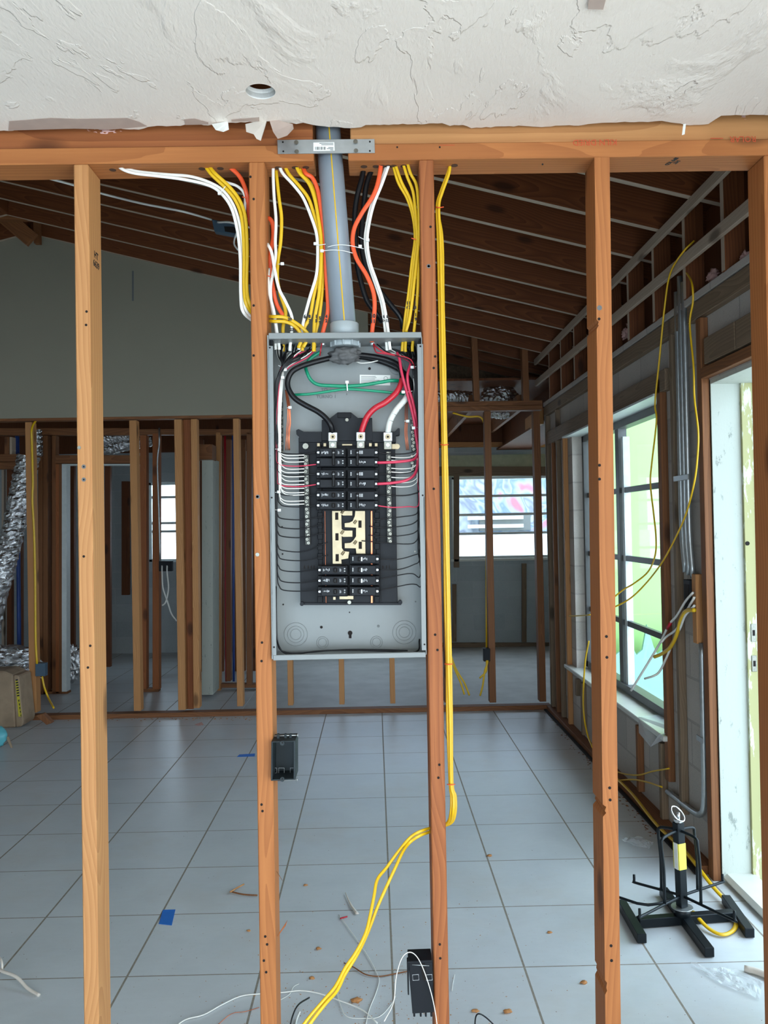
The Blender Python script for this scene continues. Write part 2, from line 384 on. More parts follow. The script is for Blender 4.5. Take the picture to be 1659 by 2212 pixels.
# ================================================================ THE SETTING
YF, SD = 1.96, .089          # front face of the open stud wall, stud depth
WX = 1.45                    # inner face of the block wall
bm = bmesh.new(); add_box(bm, (-7, -3.2, -.12), (WX+.1, 7.0, 0)); add_box(bm, (-7, 7.0, -.12), (-1.15, 10.5, 0))
struct(mobj('floor', bm, 'tile'))
bm = bmesh.new(); add_box(bm, (-1.15, 7.0, -.12), (3.4, 10.5, -.004)); add_box(bm, (WX+.1, 6.9, -.12), (3.4, 7.0, -.004))
struct(mobj('floor_concrete', bm, 'concrete'))
struct(box('floor_outside', (WX+.1, -4, -.22), (14, 6.9, -.06), 'ground', bv=0))
struct(box('floor_yard', (-9, 10.72, -.25), (14, 22, -.08), 'ground', bv=0))
def wall_with_holes(name, axis, p0, p1, u0, u1, z0, z1, holes, mat):
    """slab between p0..p1 on its thin axis, u0..u1 along, minus rectangular holes (ua,ub,za,zb)"""
    us = sorted({u0, u1, *[h[0] for h in holes], *[h[1] for h in holes]}); zs = sorted({z0, z1, *[h[2] for h in holes], *[h[3] for h in holes]})
    bm = bmesh.new()
    for a, b in zip(us, us[1:]):
        run = None
        for c, d in zip(zs, zs[1:]):
            m = ((a+b)/2, (c+d)/2)
            if any(h[0] < m[0] < h[1] and h[2] < m[1] < h[3] for h in holes): continue
            if axis == 'x': add_box(bm, (p0, a, c), (p1, b, d))
            else: add_box(bm, (a, p0, c), (b, p1, d))
    bmesh.ops.remove_doubles(bm, verts=bm.verts, dist=1e-5)
    return struct(mobj(name, bm, mat))
WIN = (4.13, 6.05, .46, 2.17); DOOR = (2.55, 3.55, -.12, 2.14)
wall_with_holes('wall_right', 'x', WX, WX+.2, -3.2, 7.0, -.12, 2.5, [WIN, DOOR, (-2.2, .9, -.12, 2.1)], 'block')  # rearmost opening is out of view, added to let daylight in
FW = (.98, 2.35, 1.10, 2.13); LW = (at(318, 1045, 10.45).x, at(397, 1045, 10.45).x, 1.13, 2.13)
wall_with_holes('wall_back', 'y', 10.45, 10.65, -7, 3.4, -.12, 2.5, [FW, LW, (-1.0, .72, .9, 2.12)], 'block_far')  # last hole belongs to the added unseen window
struct(box('wall_back_band', (-.4, 10.43, 2.13), (3.2, 10.45, 2.40), 'plaster_green', bv=0))
struct(box('wall_right_rear', (2.3, 7.0, -.12), (2.5, 10.45, 2.5), 'block', bv=0))
struct(box('wall_outside_lime', (WX+.2, 6.9, -.12), (9, 7.0, 3.4), 'lime', bv=0))
struct(box('wall_left', (-7.2, -3.2, -.12), (-7, 10.65, 4.5), 'plaster', bv=0))
wall_with_holes('wall_rear', 'y', -3.3, -3.2, -7, WX+.2, -.12, 4.2, [(-3.0, 1.0, -.12, 2.1)], 'plaster')  # unseen wall narrowing the rear sky light; its opening is added for daylight
# roof deck over everything, both slopes; ridge at x = -2.79
RX, RZ, SL = -2.79, 3.985, .25
def rz(x): return RZ - SL*abs(x-RX)
bm = bmesh.new()
for x0, x1 in ((RX, 2.05), (RX, -7.6)):
    a, b = Vector((x0, 0, rz(x0)+.19)), Vector((x1, 0, rz(x1)+.19)); t_ = Vector((0, 0, .03))
    if x1 < x0: a, b = b, a
    add_hex(bm, [a+Vector((0, -3.2, 0)), b+Vector((0, -3.2, 0)), b+Vector((0, 11, 0)), a+Vector((0, 11, 0)), a+t_+Vector((0, -3.2, 0)), b+t_+Vector((0, -3.2, 0)), b+t_+Vector((0, 11, 0)), a+t_+Vector((0, 11, 0))])
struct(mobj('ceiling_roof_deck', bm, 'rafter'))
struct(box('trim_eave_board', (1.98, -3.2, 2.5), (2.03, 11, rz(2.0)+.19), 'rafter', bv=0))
struct(box('trim_eave_soffit', (WX+.1, -3.2, 2.46), (2.02, 11, 2.48), 'rafter', bv=0))
bm = bmesh.new(); P = [(-7, 10.5, 2.5), (3.4, 10.5, 2.5), (3.4, 10.5, 2.6), (2.0, 10.5, rz(2.)+.19), (RX, 10.5, RZ+.19), (-7, 10.5, rz(-7)+.19)]
struct(prism('wall_back_gable', P, (0, .06, 0), 'rafter'))
# grey gable board above the far stud wall
YP = 6.86
struct(prism('wall_gable_board', [(-5.5, YP-.012, 2.47), (at(795, 700, YP).x, YP-.012, 2.47), (at(795, 700, YP).x, YP-.012, rz(at(795, 700, YP).x)+.01), (RX, YP-.012, RZ+.01), (-5.5, YP-.012, rz(-5.5)+.01)], (0, .012, 0), 'drywall'))
g = quadbox('plaster_streak', [(285, 585), (289, 650)], YP-.0135, .001, 'greyink', bv=0); tag(g, 'thin grey scuff mark on the tall grey gable board', 'mark')
# ------------------------------------------------ plaster ceiling of the near room, with torn edge and a round hole
CZ = 2.478
def edge(px, py): p = atZ(px, py, CZ); return (p.x, p.y)
E = [(-60, 284), (18, 283), (75, 279), (160, 276), (240, 278), (300, 280), (330, 273), (390, 272), (410, 266), (450, 271), (470, 266), (520, 264), (560, 263), (590, 262), (640, 268), (655, 265), (690, 272), (720, 274), (755, 277), (780, 275), (790, 270), (830, 269), (900, 268), (955, 266), (972, 272), (1000, 270), (1018, 277), (1040, 276), (1090, 273), (1130, 272), (1160, 274), (1220, 271), (1260, 270), (1310, 265), (1370, 264), (1430, 261), (1460, 266), (1480, 270), (1530, 268), (1545, 258), (1558, 250), (1600, 249), (1659, 249), (1760, 247)]
jag = []
for (x0, y0), (x1, y1) in zip(E, E[1:]):
    k = max(1, int(abs(x1-x0)/9))
    for i in range(k): jag.append((x0+(x1-x0)*i/k, y0+(y1-y0)*i/k + (random.uniform(-1.3, 1.3) if i else 0)))
jag.append(E[-1])
def mk_ceiling():
    cu = bpy.data.curves.new('c', 'CURVE'); cu.dimensions = '2D'; cu.fill_mode = 'BOTH'; cu.extrude = .0065
    def spl(pts):
        s = cu.splines.new('POLY'); s.points.add(len(pts)-1); s.use_cyclic_u = True
        for q, p in zip(s.points, pts): q.co = (p[0], p[1], 0, 1)
    ed = [edge(*p) for p in jag]
    spl([(-6.95, -3.2), (1.44, -3.2), (1.44, ed[-1][1])] + [p for p in reversed(ed) if p[0] < 1.43] + [(-6.95, ed[0][1])])
    hc = edge(563, 198); hr = (edge(595, 198)[0]-hc[0]); spl([(hc[0]+hr*math.cos(a*math.pi/16), hc[1]+hr*math.sin(a*math.pi/16)*1.0) for a in range(32)])
    o = bpy.data.objects.new('c', cu); COL.objects.link(o); bpy.context.view_layer.update()
    me = bpy.data.meshes.new_from_object(o.evaluated_get(bpy.context.evaluated_depsgraph_get())); bpy.data.objects.remove(o)
    me.materials.clear(); me.materials.append(M['ceiling']); me.materials.append(M['gyp'])
    for p in me.polygons:
        if abs(p.normal.z) < .5: p.material_index = 1
    o = bpy.data.objects.new('ceiling', me); COL.objects.link(o); o.location = (0, 0, CZ+.0065); return struct(o), hc, hr
ceil, HC, HR = mk_ceiling()
bm = bmesh.new(); add_tube(bm, [(HC[0], HC[1], CZ+.002), (HC[0], HC[1], CZ+.022)], HR, 32, 0, caps=False)
o = mobj('hole_rim', bm, 'gyp', ceil); o.location = -ceil.location
# flat dark sheet above the near ceiling so the hole looks into darkness
struct(box('ceiling_void_sheet', (-7, -3.2, 2.62), (1.5, 1.9, 2.64), 'rafter', bv=0))
def flap(name, pts, mat, Y=1.9, curl=.012, lab=None):
    """a torn scrap of board paper hanging from the edge"""
    P = [at(x, y, Y + dy) for x, y, dy in pts]; c = sum(P, Vector())/len(P); bm = bmesh.new()
    vs = [bm.verts.new(p-c) for p in P]; bm.faces.new(vs); r = bmesh.ops.extrude_face_region(bm, geom=list(bm.faces))
    for v in r['geom']:
        if isinstance(v, bmesh.types.BMVert): v.co += Vector((.0004, .0012, .0004))
    o = mobj(name, bm, mat); o.location = c; put(o, ceil); 
    return o
EY = atZ(560, 264, CZ).y
for nm, pts, mt in [
    ('torn_paper_flap', [(457, 268, 0), (492, 262, 0), (494, 280, -.01), (482, 285, -.02), (466, 281, -.015)], 'label'),
    ('torn_paper_flap', [(530, 268, 0), (577, 257, 0), (572, 275, -.01), (563, 304, -.02), (554, 300, -.02), (548, 290, -.015), (532, 285, -.01)], 'paper'),
    ('torn_paper_flap', [(580, 254, 0), (632, 268, -.01), (634, 278, -.02), (620, 293, -.025), (600, 300, -.03), (590, 285, -.015)], 'brownpaper'),
    ('torn_paper_flap', [(1476, 268, 0), (1482, 267, 0), (1479, 290, -.01), (1473, 292, -.01)], 'label'),
    ('torn_paper_flap', [(1272, -6, 0), (1310, -6, 0), (1303, 21, -.01), (1270, 20, -.01)], 'brownpaper')]:
    if nm and pts[0][1] < 0:
        P = [atZ(x, y, CZ-.006) for x, y, _ in pts]; o = prism(nm, P, (0, 0, .001), mt); put(o, ceil)
    else:
        o = flap(nm, pts, mt, EY-.004)
    o['label'] = {'label': 'white scrap of torn board paper', 'paper': 'grey curled board paper', 'brownpaper': 'brown board paper backing'}[mt]
# bare pinkish board paper where the paint skin is torn off along the edge
for pts in ([(20, 262), (110, 255), (165, 257), (275, 255), (300, 263), (318, 273), (240, 280), (160, 278), (18, 282)], [(398, 258), (420, 256), (450, 264), (450, 269), (400, 270)], [(500, 258), (560, 254), (560, 262), (500, 263)]):
    P = [atZ(x, y, CZ-.0012) for x, y in pts]; o = prism('bare_board_patch', P, (0, 0, .0008), 'brownpaper'); put(o, ceil)
for cx, cy, r in ((200, 286, .014), (228, 284, .02), (245, 284, .016), (300, 280, .012), (45, 284, .01), (1590, 256, .012), (1606, 256, .014)):
    tag(lump('insulation_tuft', at(cx, cy, 1.975), r, 'pinkwool', amp=.9, seed=cx, freq=4, scale=(1.4, .5, .6)), 'tuft of pink insulation poking out above the header %s' % {200: 'beyond the left stud', 228: 'largest of the cluster', 245: 'end of the cluster nearest the pipe', 300: 'standing alone', 45: 'small, near the end of the header', 1590: 'at the bare corner of the ceiling', 1606: 'tight against the last stud'}[cx], 'insulation', 'insulation tufts above the header')

# ================================================================ NEAR STUD WALL
ZH = 2.405
def zplate(px, py, Y): return at(px, py, Y).z
# lower and upper header plates; the pipe passes through a notch cut in them
NL, NR = at(683, 330, YF).x, at(748, 330, YF).x
def plate(name, x0, x1, z0, z1, mat, y0=YF, y1=YF+SD):
    return board(name, (x0, (y0+y1)/2, (z0+z1)/2), (x1, (y0+y1)/2, (z0+z1)/2), z1-z0, y1-y0, mat, (0, 0, 1))
for nm, x0, x1, z0, z1, mt, yo, lab in [
    ('header_plate', -2.2, NL-.006, ZH, ZH+.039, 'stud_a', 0, 'lower header plank, long piece running away from the grey pipe past two studs'),
    ('header_plate', NR+.004, 2.3, ZH, ZH+.039, 'stud_a', 0, 'lower header plank, long piece with faint red print and black stamp'),
    ('header_plate', -2.2, NL-.008, ZH+.0395, ZH+.125, 'stud_c', .008, 'upper header plank under the torn ceiling, on the side with pink insulation'),
    ('header_plate', NR+.01, 2.3, ZH+.0395, ZH+.125, 'stud_b', .008, 'upper header plank under the torn ceiling, on the side of the hanging paper sliver')]:
    o = plate(nm, x0, x1, z0, z1, mt, YF+yo); tag(o, lab, 'plank', 'header planks of the near stud wall'); 
    if z0 == ZH and x0 > 0-1 and x0 > NL: HR2 = o
    elif z0 == ZH: HL2 = o
for x in (245, 438, 478):
    p = at(x-3, 357 if x < 300 else 353, 1.99); cyl('drilled_hole', (p.x, YF+.035, ZH-.0004), (0, 0, 1), .008, .001, 'drill', HL2)
for x in (600, 637, 660): cyl('drilled_hole', (at(x, 345, 1.99).x, YF+.035, ZH-.0004), (0, 0, 1), .008, .001, 'drill', HL2)
for x in (786, 812, 826, 838, 850, 872, 982): cyl('drilled_hole', (at(x, 345, 1.99).x, YF+.035, ZH-.0004), (0, 0, 1), .008, .001, 'drill', HR2)
for x in (858, 950, 1172): cyl('nail_hole', at(x, 318 if x < 1100 else 355, YF-.0003), (0, 1, 0), .0022, .001, 'hole', HR2, 10)
text('red_stamp', 'KILN DRIED', at(1285, 307, YF-.0004), .020, 'redink', HR2, (math.pi/2, math.pi, 0))
text('red_stamp', 'ROLAR', at(1605, 300, YF-.0004), .020, 'redink', HR2, (math.pi/2, math.pi, 0))
quadbox('red_streak', [(1535, 298), (1562, 299.5)], YF-.0005, .0006, 'redink', HR2, 0)
quadbox('red_streak', [(950, 313), (982, 314)], YF-.0005, .0006, 'redink', HR2, 0)
p = at(1465, 330, YF); text('black_stamp', 'HT\nSPF KD', (p.x, YF+.03, ZH-.0005), .014, 'ink', HR2, (math.pi, 0, math.pi/2+.3))
def nail(px, py, parent, Y=YF, r=.003, mat='hole', nm='nail_hole'):
    return cyl(nm, at(px, py, Y-.0003), (0, 1, 0), r, .0012, mat, parent, 10)
def stud(xt, yt, xb, w, mat, lab, z0=.039):
    a = at(xt, yt, YF); b = at(xb, 2212, YF); k = (a.x-b.x)/(a.z-b.z); fx = lambda z: a.x + k*(z-a.z)
    return tag(board('wall_stud', (fx(z0)+w/2, YF+SD/2, z0), (fx(ZH)+w/2, YF+SD/2, ZH), w, SD, mat, bv=.0025), lab, 'stud', 'studs of the near wall')
s1 = stud(158.5, 351, 181, .0345, 'stud_b', 'near stud standing alone beside the big grey gable, pale lit side face with black stamp')
s2 = stud(537, 342, 562.5, .0375, 'stud_a', 'near stud carrying the open grey outlet box under the panel')
s3 = stud(905, 333, 939, .0345, 'stud_c', 'near stud between the panel and the long vertical yellow cables')
s4 = stud(1284, 326, 1308, .036, 'stud_a', 'near stud with a notched foot, between yellow cables and big window')
def notch(o, w, cuts):
    L = max(v.co.z for v in o.data.vertices); d = SD; out = [(-w/2, 0), (w/2, 0), (w/2, L), (-w/2, L)]
    for y0, y1, dp in cuts:
        za, zb = at(1290, y0, YF).z-.039, at(1290, y1, YF).z-.039; out += [(-w/2, za), (-w/2+dp, za-.006), (-w/2+dp*.6, (za+zb)/2), (-w/2+dp, zb+.010), (-w/2+dp*.2, zb+.003), (-w/2, zb)]
    bm = bmesh.new(); f = bm.faces.new([bm.verts.new((x, -d/2, z)) for x, z in out]); r = bmesh.ops.extrude_face_region(bm, geom=[f])
    for v in r['geom']:
        if isinstance(v, bmesh.types.BMVert): v.co.y = d/2
    bmesh.ops.recalc_face_normals(bm, faces=bm.faces); bm.to_mesh(o.data); bm.free()
notch(s4, .036, [(690, 712, .005), (1738, 1766, .008), (2118, 2150, .005)])
s5 = stud(1650, 320, 1689, .038, 'stud_a', 'near stud at the doorway, cut off by the edge of the view')
for x, y in ((181, 1008), (181, 1036)): nail(x, y, s1, r=.005, mat='greyink', nm='screw_dent'); nail(x, y, s1, Y=YF-.001, r=.002)
nail(171, 967, s1, r=.0042, mat='zinc', nm='screw_head')
for x, y in ((181, 1202), (195, 1395), (187, 673), (186, 702), (190, 1442)): nail(x, y, s1)
pr = at(204, 565, YF+.03); 
text('black_stamp', 'HT\n6639', (at(191.6, 565, YF).x+.0012, YF+.05, at(205, 560, YF+.04).z), .022, 'ink', s1, (math.pi/2, 0, math.pi/2))
for x, y in ((548, 768), (556, 1073), (566, 1388), (565, 1428), (565, 1738), (567, 1752), (573, 2023), (577, 2040), (570, 2075), (575, 2100), (541, 382), (548, 430), (548, 660)): nail(x, y, s2)
nail(556, 1198, s2, r=.0045, mat='zinc', nm='screw_head'); nail(557, 1073, s2, r=.005, mat='greyink', nm='screw_dent')
for x, y in ((926, 575), (930, 490), (940, 770), (937, 1056), (940, 1371), (945, 1404), (949, 1652), (947, 1680), (950, 2040), (951, 2070), (937, 795)): nail(x, y, s3)
nail(926, 575, s3, r=.005, mat='greyink', nm='screw_dent')
for x, y in ((1294, 689), (1295, 1005), (1295, 1035), (1310, 1375), (1311, 1420), (1317, 1702), (1318, 1728), (1320, 2043), (1321, 2075)): nail(x, y, s4, r=.0035)
nail(1295, 665, s4, r=.006, mat='greyink', nm='screw_dent')
# splintered wood at the notches
tag(prism('wood_splinter', [at(x, y, 2.0) for x, y in ((589, 2037), (621, 1988), (617, 2000), (595, 2030))], (0, .002, 0), 'stud_c'), 'orange splinter sticking out of the stud above the floor', 'splinter')
tag(prism('wood_splinter', [at(x, y, 2.0) for x, y in ((590, 1872), (610, 1903), (608, 1899), (594, 1876))], (0, .002, 0), 'old'), 'thin dark splinter sticking out of the stud below the open grey box', 'splinter')
tag(board('bottom_plate', (-2.2, YF+SD/2, .0195), (2.0, YF+SD/2, .0195), .038, SD, 'stud_a', (0, 0, 1)), 'floor plank under the near studs', 'plank')
# ------------------------------------------------ metal strap across the pipe
sp = empty('strap_plate', at(704, 316, YF), 'galvanised metal strap plate screwed across the grey pipe on the header', 'metal plate')
quadbox('plate', [(600, 332), (810, 330), (809, 300), (599, 302)], YF-.0035, .003, 'galv', sp, .0004)
st = quadbox('sticker', [(677, 326), (723, 325), (722, 307), (677, 308)], YF-.0045, .001, 'label', sp, 0)
for i in range(12):
    x = 681+i*1.9+random.uniform(-.3, .3); quadbox('barcode_bar', [(x, 317), (x+random.uniform(.5, 1.2), 323.5)], YF-.005, .0006, 'ink', st, 0)
for i, (xa, xb, y) in enumerate(((690, 720, 308.8), (694, 720, 312), (709, 720, 318), (706, 720, 320.5), (713, 720, 323))): quadbox('print_line', [(xa, y), (xb, y+1.2)], YF-.005, .0006, 'greyink', st, 0)
for x, y in ((640, 308), (641, 328), (768, 306), (769, 326)):
    h = cyl('screw_head', at(x, y, YF-.006), (0, 1, 0), .0052, .004, 'zinc', sp, 12, .0035)
for x, y in ((611, 307), (612, 327), (799, 306), (799, 326)): cyl('bolt_hole', at(x, y, YF-.0037), (0, 1, 0), .0022, .001, 'hole', sp, 10)
# ------------------------------------------------ pipe
pt, pb = at(707, 262, 2.005), at(742, 706, 1.998)
pp = empty('conduit_pipe', pb, 'thick grey plastic pipe with a yellow stripe rising from the panel into the ceiling', 'pipe')
def along(t): return pt + (pb-pt)*t
ax = (pb-pt).normalized()
cyl('pipe', (along(-.25)+along(1))/2, ax, .0302, (along(1)-along(-.25)).length, 'pvc', pp, 40)
fr = ((-along(.5)+CP).normalized()); fr = (fr-ax*fr.dot(ax)).normalized(); fr = (Matrix.Rotation(-.10, 3, ax) @ fr)
sidev = ax.cross(fr); bm = bmesh.new()
a0, a1 = along(-.2), along(.985)
for i in range(5):
    pass
add_tube(bm, [a0+fr*.0296, a1+fr*.0296], .0017, 6, 0); mobj('yellow_stripe', bm, 'yellow', None); st_ = bpy.data.objects['yellow_stripe']; put(st_, pp)
cyl('coupling', at(744, 712, 1.998), (0, 0, 1), .0345, .030, 'pvc_light', pp, 40, bv=.002)
cyl('coupling_below', at(745, 733, 1.998), (0, 0, 1), .0330, .028, 'pvc_light', pp, 40)
lk = cyl('locknut', at(746, 744, 1.998), (0, 0, 1), .0335, .014, 'pvc_light', pp, 40, bv=.001)
for k in range(10):
    a = k*math.pi/5+.2; p = at(746, 744, 1.998)+Vector((math.cos(a)*.0345, math.sin(a)*.0345, 0)); cyl('nut_rib', p, (0, 0, 1), .0025, .013, 'pvc_light', lk, 8)
tag(lump('duct_putty', at(744, 768, 1.995), .032, 'putty', amp=.35, seed=3, scale=(1.15, .75, .62), freq=2.2, sub=4), 'crumpled grey sealing putty around the cables under the pipe inside the panel', 'putty')
# ================================================================ ELECTRICAL PANEL
pc = at(752, 1075, 2.0)
pn = empty('breaker_panel', pc, 'open grey steel breaker panel mounted between two near studs', 'electrical panel')
PF, PBK = 1.948, 2.045
def Q(name, px, Y, d, mat, parent=pn, bv=.0006): return quadbox(name, px, Y, d, mat, parent, bv)
# enclosure: back, four sides, front flanges
O = [(579, 1424), (921, 1418), (912, 722), (577, 724)]   # outer corners at the front, BL BR TR TL
def fr_pt(px, py, Y):  # point at the front plane pushed straight back to Y
    p = at(px, py, PF); return Vector((p.x, Y, p.z))
def slab(name, a, b, c, d, mat, parent, th=.0015, bv=0):
    return prism(name, [a, b, c, d], th, mat, parent, bv)
bl, br, tr_, tl = [fr_pt(*p, PBK) for p in ((590, 1420), (920, 1414), (910, 728), (580, 732))]
prism('back_sheet', [bl, br, tr_, tl], (0, .0015, 0), 'panel', pn)
dy = Vector((0, PF-PBK, 0))
prism('side_sheet', [bl, tl, tl+dy, bl+dy], (-.0015, 0, 0), 'panel', pn)
prism('side_sheet', [br, tr_, tr_+dy, br+dy], (.0015, 0, 0), 'panel', pn)
prism('end_sheet', [tl, tr_, tr_+dy, tl+dy], (0, 0, .0015), 'panel', pn)
prism('end_sheet', [bl, br, br+dy, bl+dy], (0, 0, -.0015), 'panel', pn)
Q('top_flange', [(580, 732), (911, 729), (910, 717), (580, 719)], PF-.001, .012, 'panel', bv=.001)
Q('bottom_flange', [(590, 1427), (920, 1420), (919, 1409), (590, 1415.5)], PF-.001, .012, 'panel', bv=.001)
lf = Q('side_flange', [(587, 1416), (597, 1416), (589.5, 747), (577, 747)], PF, .003, 'panel')
rf = Q('side_flange', [(911, 1405), (921, 1405), (914, 743), (901, 743)], PF, .003, 'panel')
for x, y, p in ((583, 751, lf), (587, 1075, lf), (592, 1398, lf), (908, 748, rf), (913, 1070, rf), (917, 1392, rf)): cyl('screw_hole', at(x, y, PF-.0004), (0, 1, 0), .0021, .001, 'hole', p, 12)
Q('side_edge', [(587, 1424), (590, 1424), (580, 724), (577, 724)], PF+.001, .05, 'panel', bv=0)
# knockouts stamped in the lower back, holes and keyhole
def ko(px, py, rs):
    c = at(px, py, PBK-.001)
    bm = bmesh.new()
    for r in rs: add_tube(bm, [Vector((math.cos(a*math.pi/16)*r, 0, math.sin(a*math.pi/16)*r)) for a in range(32)], .0007, 5, 0, closed=True)
    o = mobj('knockout', bm, 'panel', smooth=True); o.location = c; put(o, pn)
ko(*c2(345, 1355), (.013, .020, .0285)); ko(*c2(1368, 1335), (.013, .020, .0285)); ko(*c2(597, 1432), (.010, .0145)); ko(*c2(1106, 1428), (.010, .0145))
ko(*c1(1300, 400), (.013, .02))
for x, y, r, m in ((586, 1287, .0034, 'hole'), (1124, 1277, .0034, 'greyink'), (852, 1147, .0016, 'hole'), (226, 1073, .002, 'hole'), (1468, 574, .002, 'zinc'), (1474, 1046, .002, 'greyink'), (220, 597, .002, 'hole'), (216, 339, .0016, 'hole')):
    cyl('screw_hole', at(*c2(x, y), PBK-.001), (0, 1, 0), r, .0015, m, pn, 14)
cyl('screw_hole', at(*c1(1040, 420), PBK-.001), (0, 1, 0), .0034, .0015, 'hole', pn, 14)
cyl('keyhole', at(*c2(857, 1342), PBK-.001), (0, 1, 0), .0056, .0015, 'hole', pn, 18); Q('keyhole', [c2(845, 1392), c2(870, 1350)], PBK-.0015, .0015, 'hole')
text('stamped_words', 'TURNO 1', at(*c1(633, 686), PBK-.001), .0115, 'greyink', pn); text('stamped_words', 'TO', at(*c1(615, 622), PBK-.001), .0115, 'greyink', pn, (math.pi/2, -.1, 0)); text('stamped_words', '8', at(*c1(826, 662), PBK-.001), .006, 'greyink', pn)
rl = Q('rating_label', [c1(948, 575), c1(1236, 578), c1(1236, 482), c1(948, 478)], PBK-.001, .001, 'label', bv=0)
for i in range(7):
    y = 492+i*12; Q('print_line', [c1(960, y), c1(random.uniform(1080, 1150), y+4)], PBK-.0015, .0006, 'greyink', rl, 0)
bm = bmesh.new(); add_tube(bm, [Vector((math.cos(a*math.pi/12)*.0045, 0, math.sin(a*math.pi/12)*.0045)) for a in range(24)], .0004, 4, 0, closed=True); o = mobj('print_ring', bm, 'greyink'); o.location = at(*c1(1193, 512), PBK-.0015); put(o, rl)
# black plastic back frame
BY = 2.014
fr_ = Q('black_backplane', [(649, 1304), (859, 1304), (853, 945), (645, 945)], BY, .028, 'black2', bv=.001)
Q('top_bracket', [c1(580, 1150), c1(1070, 1150), c1(1065, 885), c1(930, 885), ][0:4], BY-.002, .028, 'black2')
P = [c1(*p) for p in ((590, 1100), (590, 905), (665, 890), (740, 832), (865, 832), (935, 888), (1065, 888), (1068, 1100))]
prism('top_bracket', [at(*p, BY-.006) for p in P], (0, .03, 0), 'black2', pn, .0006)
Q('bracket_window', [c1(740, 885), c1(865, 838)], BY-.009, .004, 'black')
cyl('screw', at(*c1(827, 904), BY-.010), (0, 1, 0), .004, .004, 'zinc', pn, 14)
for pts in (((348, 1000), (370, 990), (420, 1015), (590, 1015), (590, 1115), (375, 1115), (375, 1060), (350, 1040)), ((1065, 1015), (1280, 1015), (1310, 980), (1325, 985), (1325, 1045), (1290, 1050), (1290, 1115), (1065, 1115))):
    prism('shoulder_bracket', [at(*c1(*p), BY-.006) for p in pts], (0, .026, 0), 'black2', pn, .0006)
for x in (617, 1052):
    for i in range(4): pass
Q('side_rail', [(689, 1300), (697, 1300), (694, 960), (686, 960)], BY-.010, .012, 'black')
Q('side_rail', [(815, 1300), (823, 1300), (818, 960), (810, 960)], BY-.010, .012, 'black')
Q('copper_strip', [c2(627, 1060), c2(633, 1060), c2(622, 190), c2(616, 190)], BY-.012, .004, 'copper')
Q('copper_strip', [c2(1052, 1060), c2(1072, 1060), c2(1068, 190), c2(1050, 190)], BY-.004, .004, 'copper')
for x, ys in ((575, (235, 330, 430, 530, 620, 1025)), (1112, (230, 330, 425, 525, 1025))):
    for y in ys: Q('mounting_clip', [c2(x-25, y+30), c2(x+22, y-30)], BY-.013, .016, 'black', bv=.001)
for x, y in ((405, 1065), (1330, 1050)): cyl('corner_boss', at(*c2(x, y), BY-.004), (0, 1, 0), .0048, .02, 'black2', pn, 14)
Q('bottom_bar', [c2(390, 1078), c2(1340, 1078), c2(1340, 1055), c2(390, 1055)], BY-.004, .02, 'black2')
for x in (430, 465, 495, 520): Q('slot', [c2(x-8, 735), c2(x+2, 705)], BY-.0006, .001, 'hole', bv=0)
for x in (1170, 1205, 1230): Q('slot', [c2(x-8, 735), c2(x+2, 705)], BY-.0006, .001, 'hole', bv=0)
# tinned bus bars, interleaved
def busbar(pts, slots, tabs):
    o = prism('busbar', [at(*c2(*p), BY-.012) for p in pts], (0, .003, 0), 'tin', pn, .0004)
    for x, y in slots: Q('bus_slot', [c2(x-15, y+34), c2(x+15, y-34)], BY-.0126, .001, 'hole', o, 0)
    for x, y in tabs: cyl('bus_tab', at(*c2(x, y), BY-.014), (.6, .2, .8), .0034, .009, 'tin', o, 8)
busbar([(686, 190), (880, 190), (878, 235), (790, 235), (775, 225), (778, 360), (800, 375), (880, 375), (880, 435), (790, 437), (778, 430), (780, 540), (800, 570), (850, 575), (840, 640), (775, 650), (778, 690), (692, 690)], [(731, 240), (733, 435), (735, 632)], [(785, 200), (783, 393), (788, 590)])
busbar([(905, 190), (998, 190), (1002, 595), (915, 595), (910, 545), (805, 543), (805, 495), (860, 490), (885, 470), (912, 430), (912, 350), (805, 345), (805, 305), (850, 300), (880, 285), (900, 240)], [(950, 315), (953, 515)], [(905, 295), (905, 488)])
Q('bus_foot', [c2(695, 1030), c2(722, 1000)], BY-.012, .004, 'tin'); Q('bus_foot', [c2(755, 1025), c2(890, 990)], BY-.012, .006, 'tin'); cyl('screw', at(*c2(850, 1052), BY-.012), (0, 1, 0), .0045, .006, 'zinc', pn, 14)
# main lugs
for x, y0 in ((693, 1063), (957, 1061), (1213, 1063)):
    lg = Q('lug', [c1(x-43, y0+43), c1(x+43, y0+43), c1(x+43, y0-43), c1(x-43, y0-43)], 1.978, .024, 'galv', bv=.0012)
    cyl('lug_screw', at(*c1(x, y0), 1.977), (0, 1, 0), .0066, .003, 'tin', lg, 20); cyl('lug_socket', at(*c1(x, y0), 1.9753), (0, 1, 0), .0028, .001, 'hole', lg, 6)
    ft = Q('lug_foot', [c1(x-38, y0+120), c1(x+38, y0+120), c1(x+38, y0+43), c1(x-38, y0+43)], 1.992, .012, 'zinc', bv=.001)
    cyl('lug_bolt', at(*c1(x, y0+78), 1.990), (0, 1, 0), .005, .004, 'galv', lg, 6)
cyl('bond_tab', at(*c1(1300, 1155), 1.996), (0, 1, 0), .0065, .003, 'tin', pn, 18); Q('bond_tab', [c1(1250, 1180), c1(1300, 1130)], 1.995, .003, 'tin')
Q('bridge_bar', [c1(780, 1147), c1(878, 1130)], 1.99, .004, 'tin')
for x in (560, 620, 1050, 1105): Q('clip', [c1(x-16, 1155), c1(x+12, 1122)], 1.992, .006, 'tin')
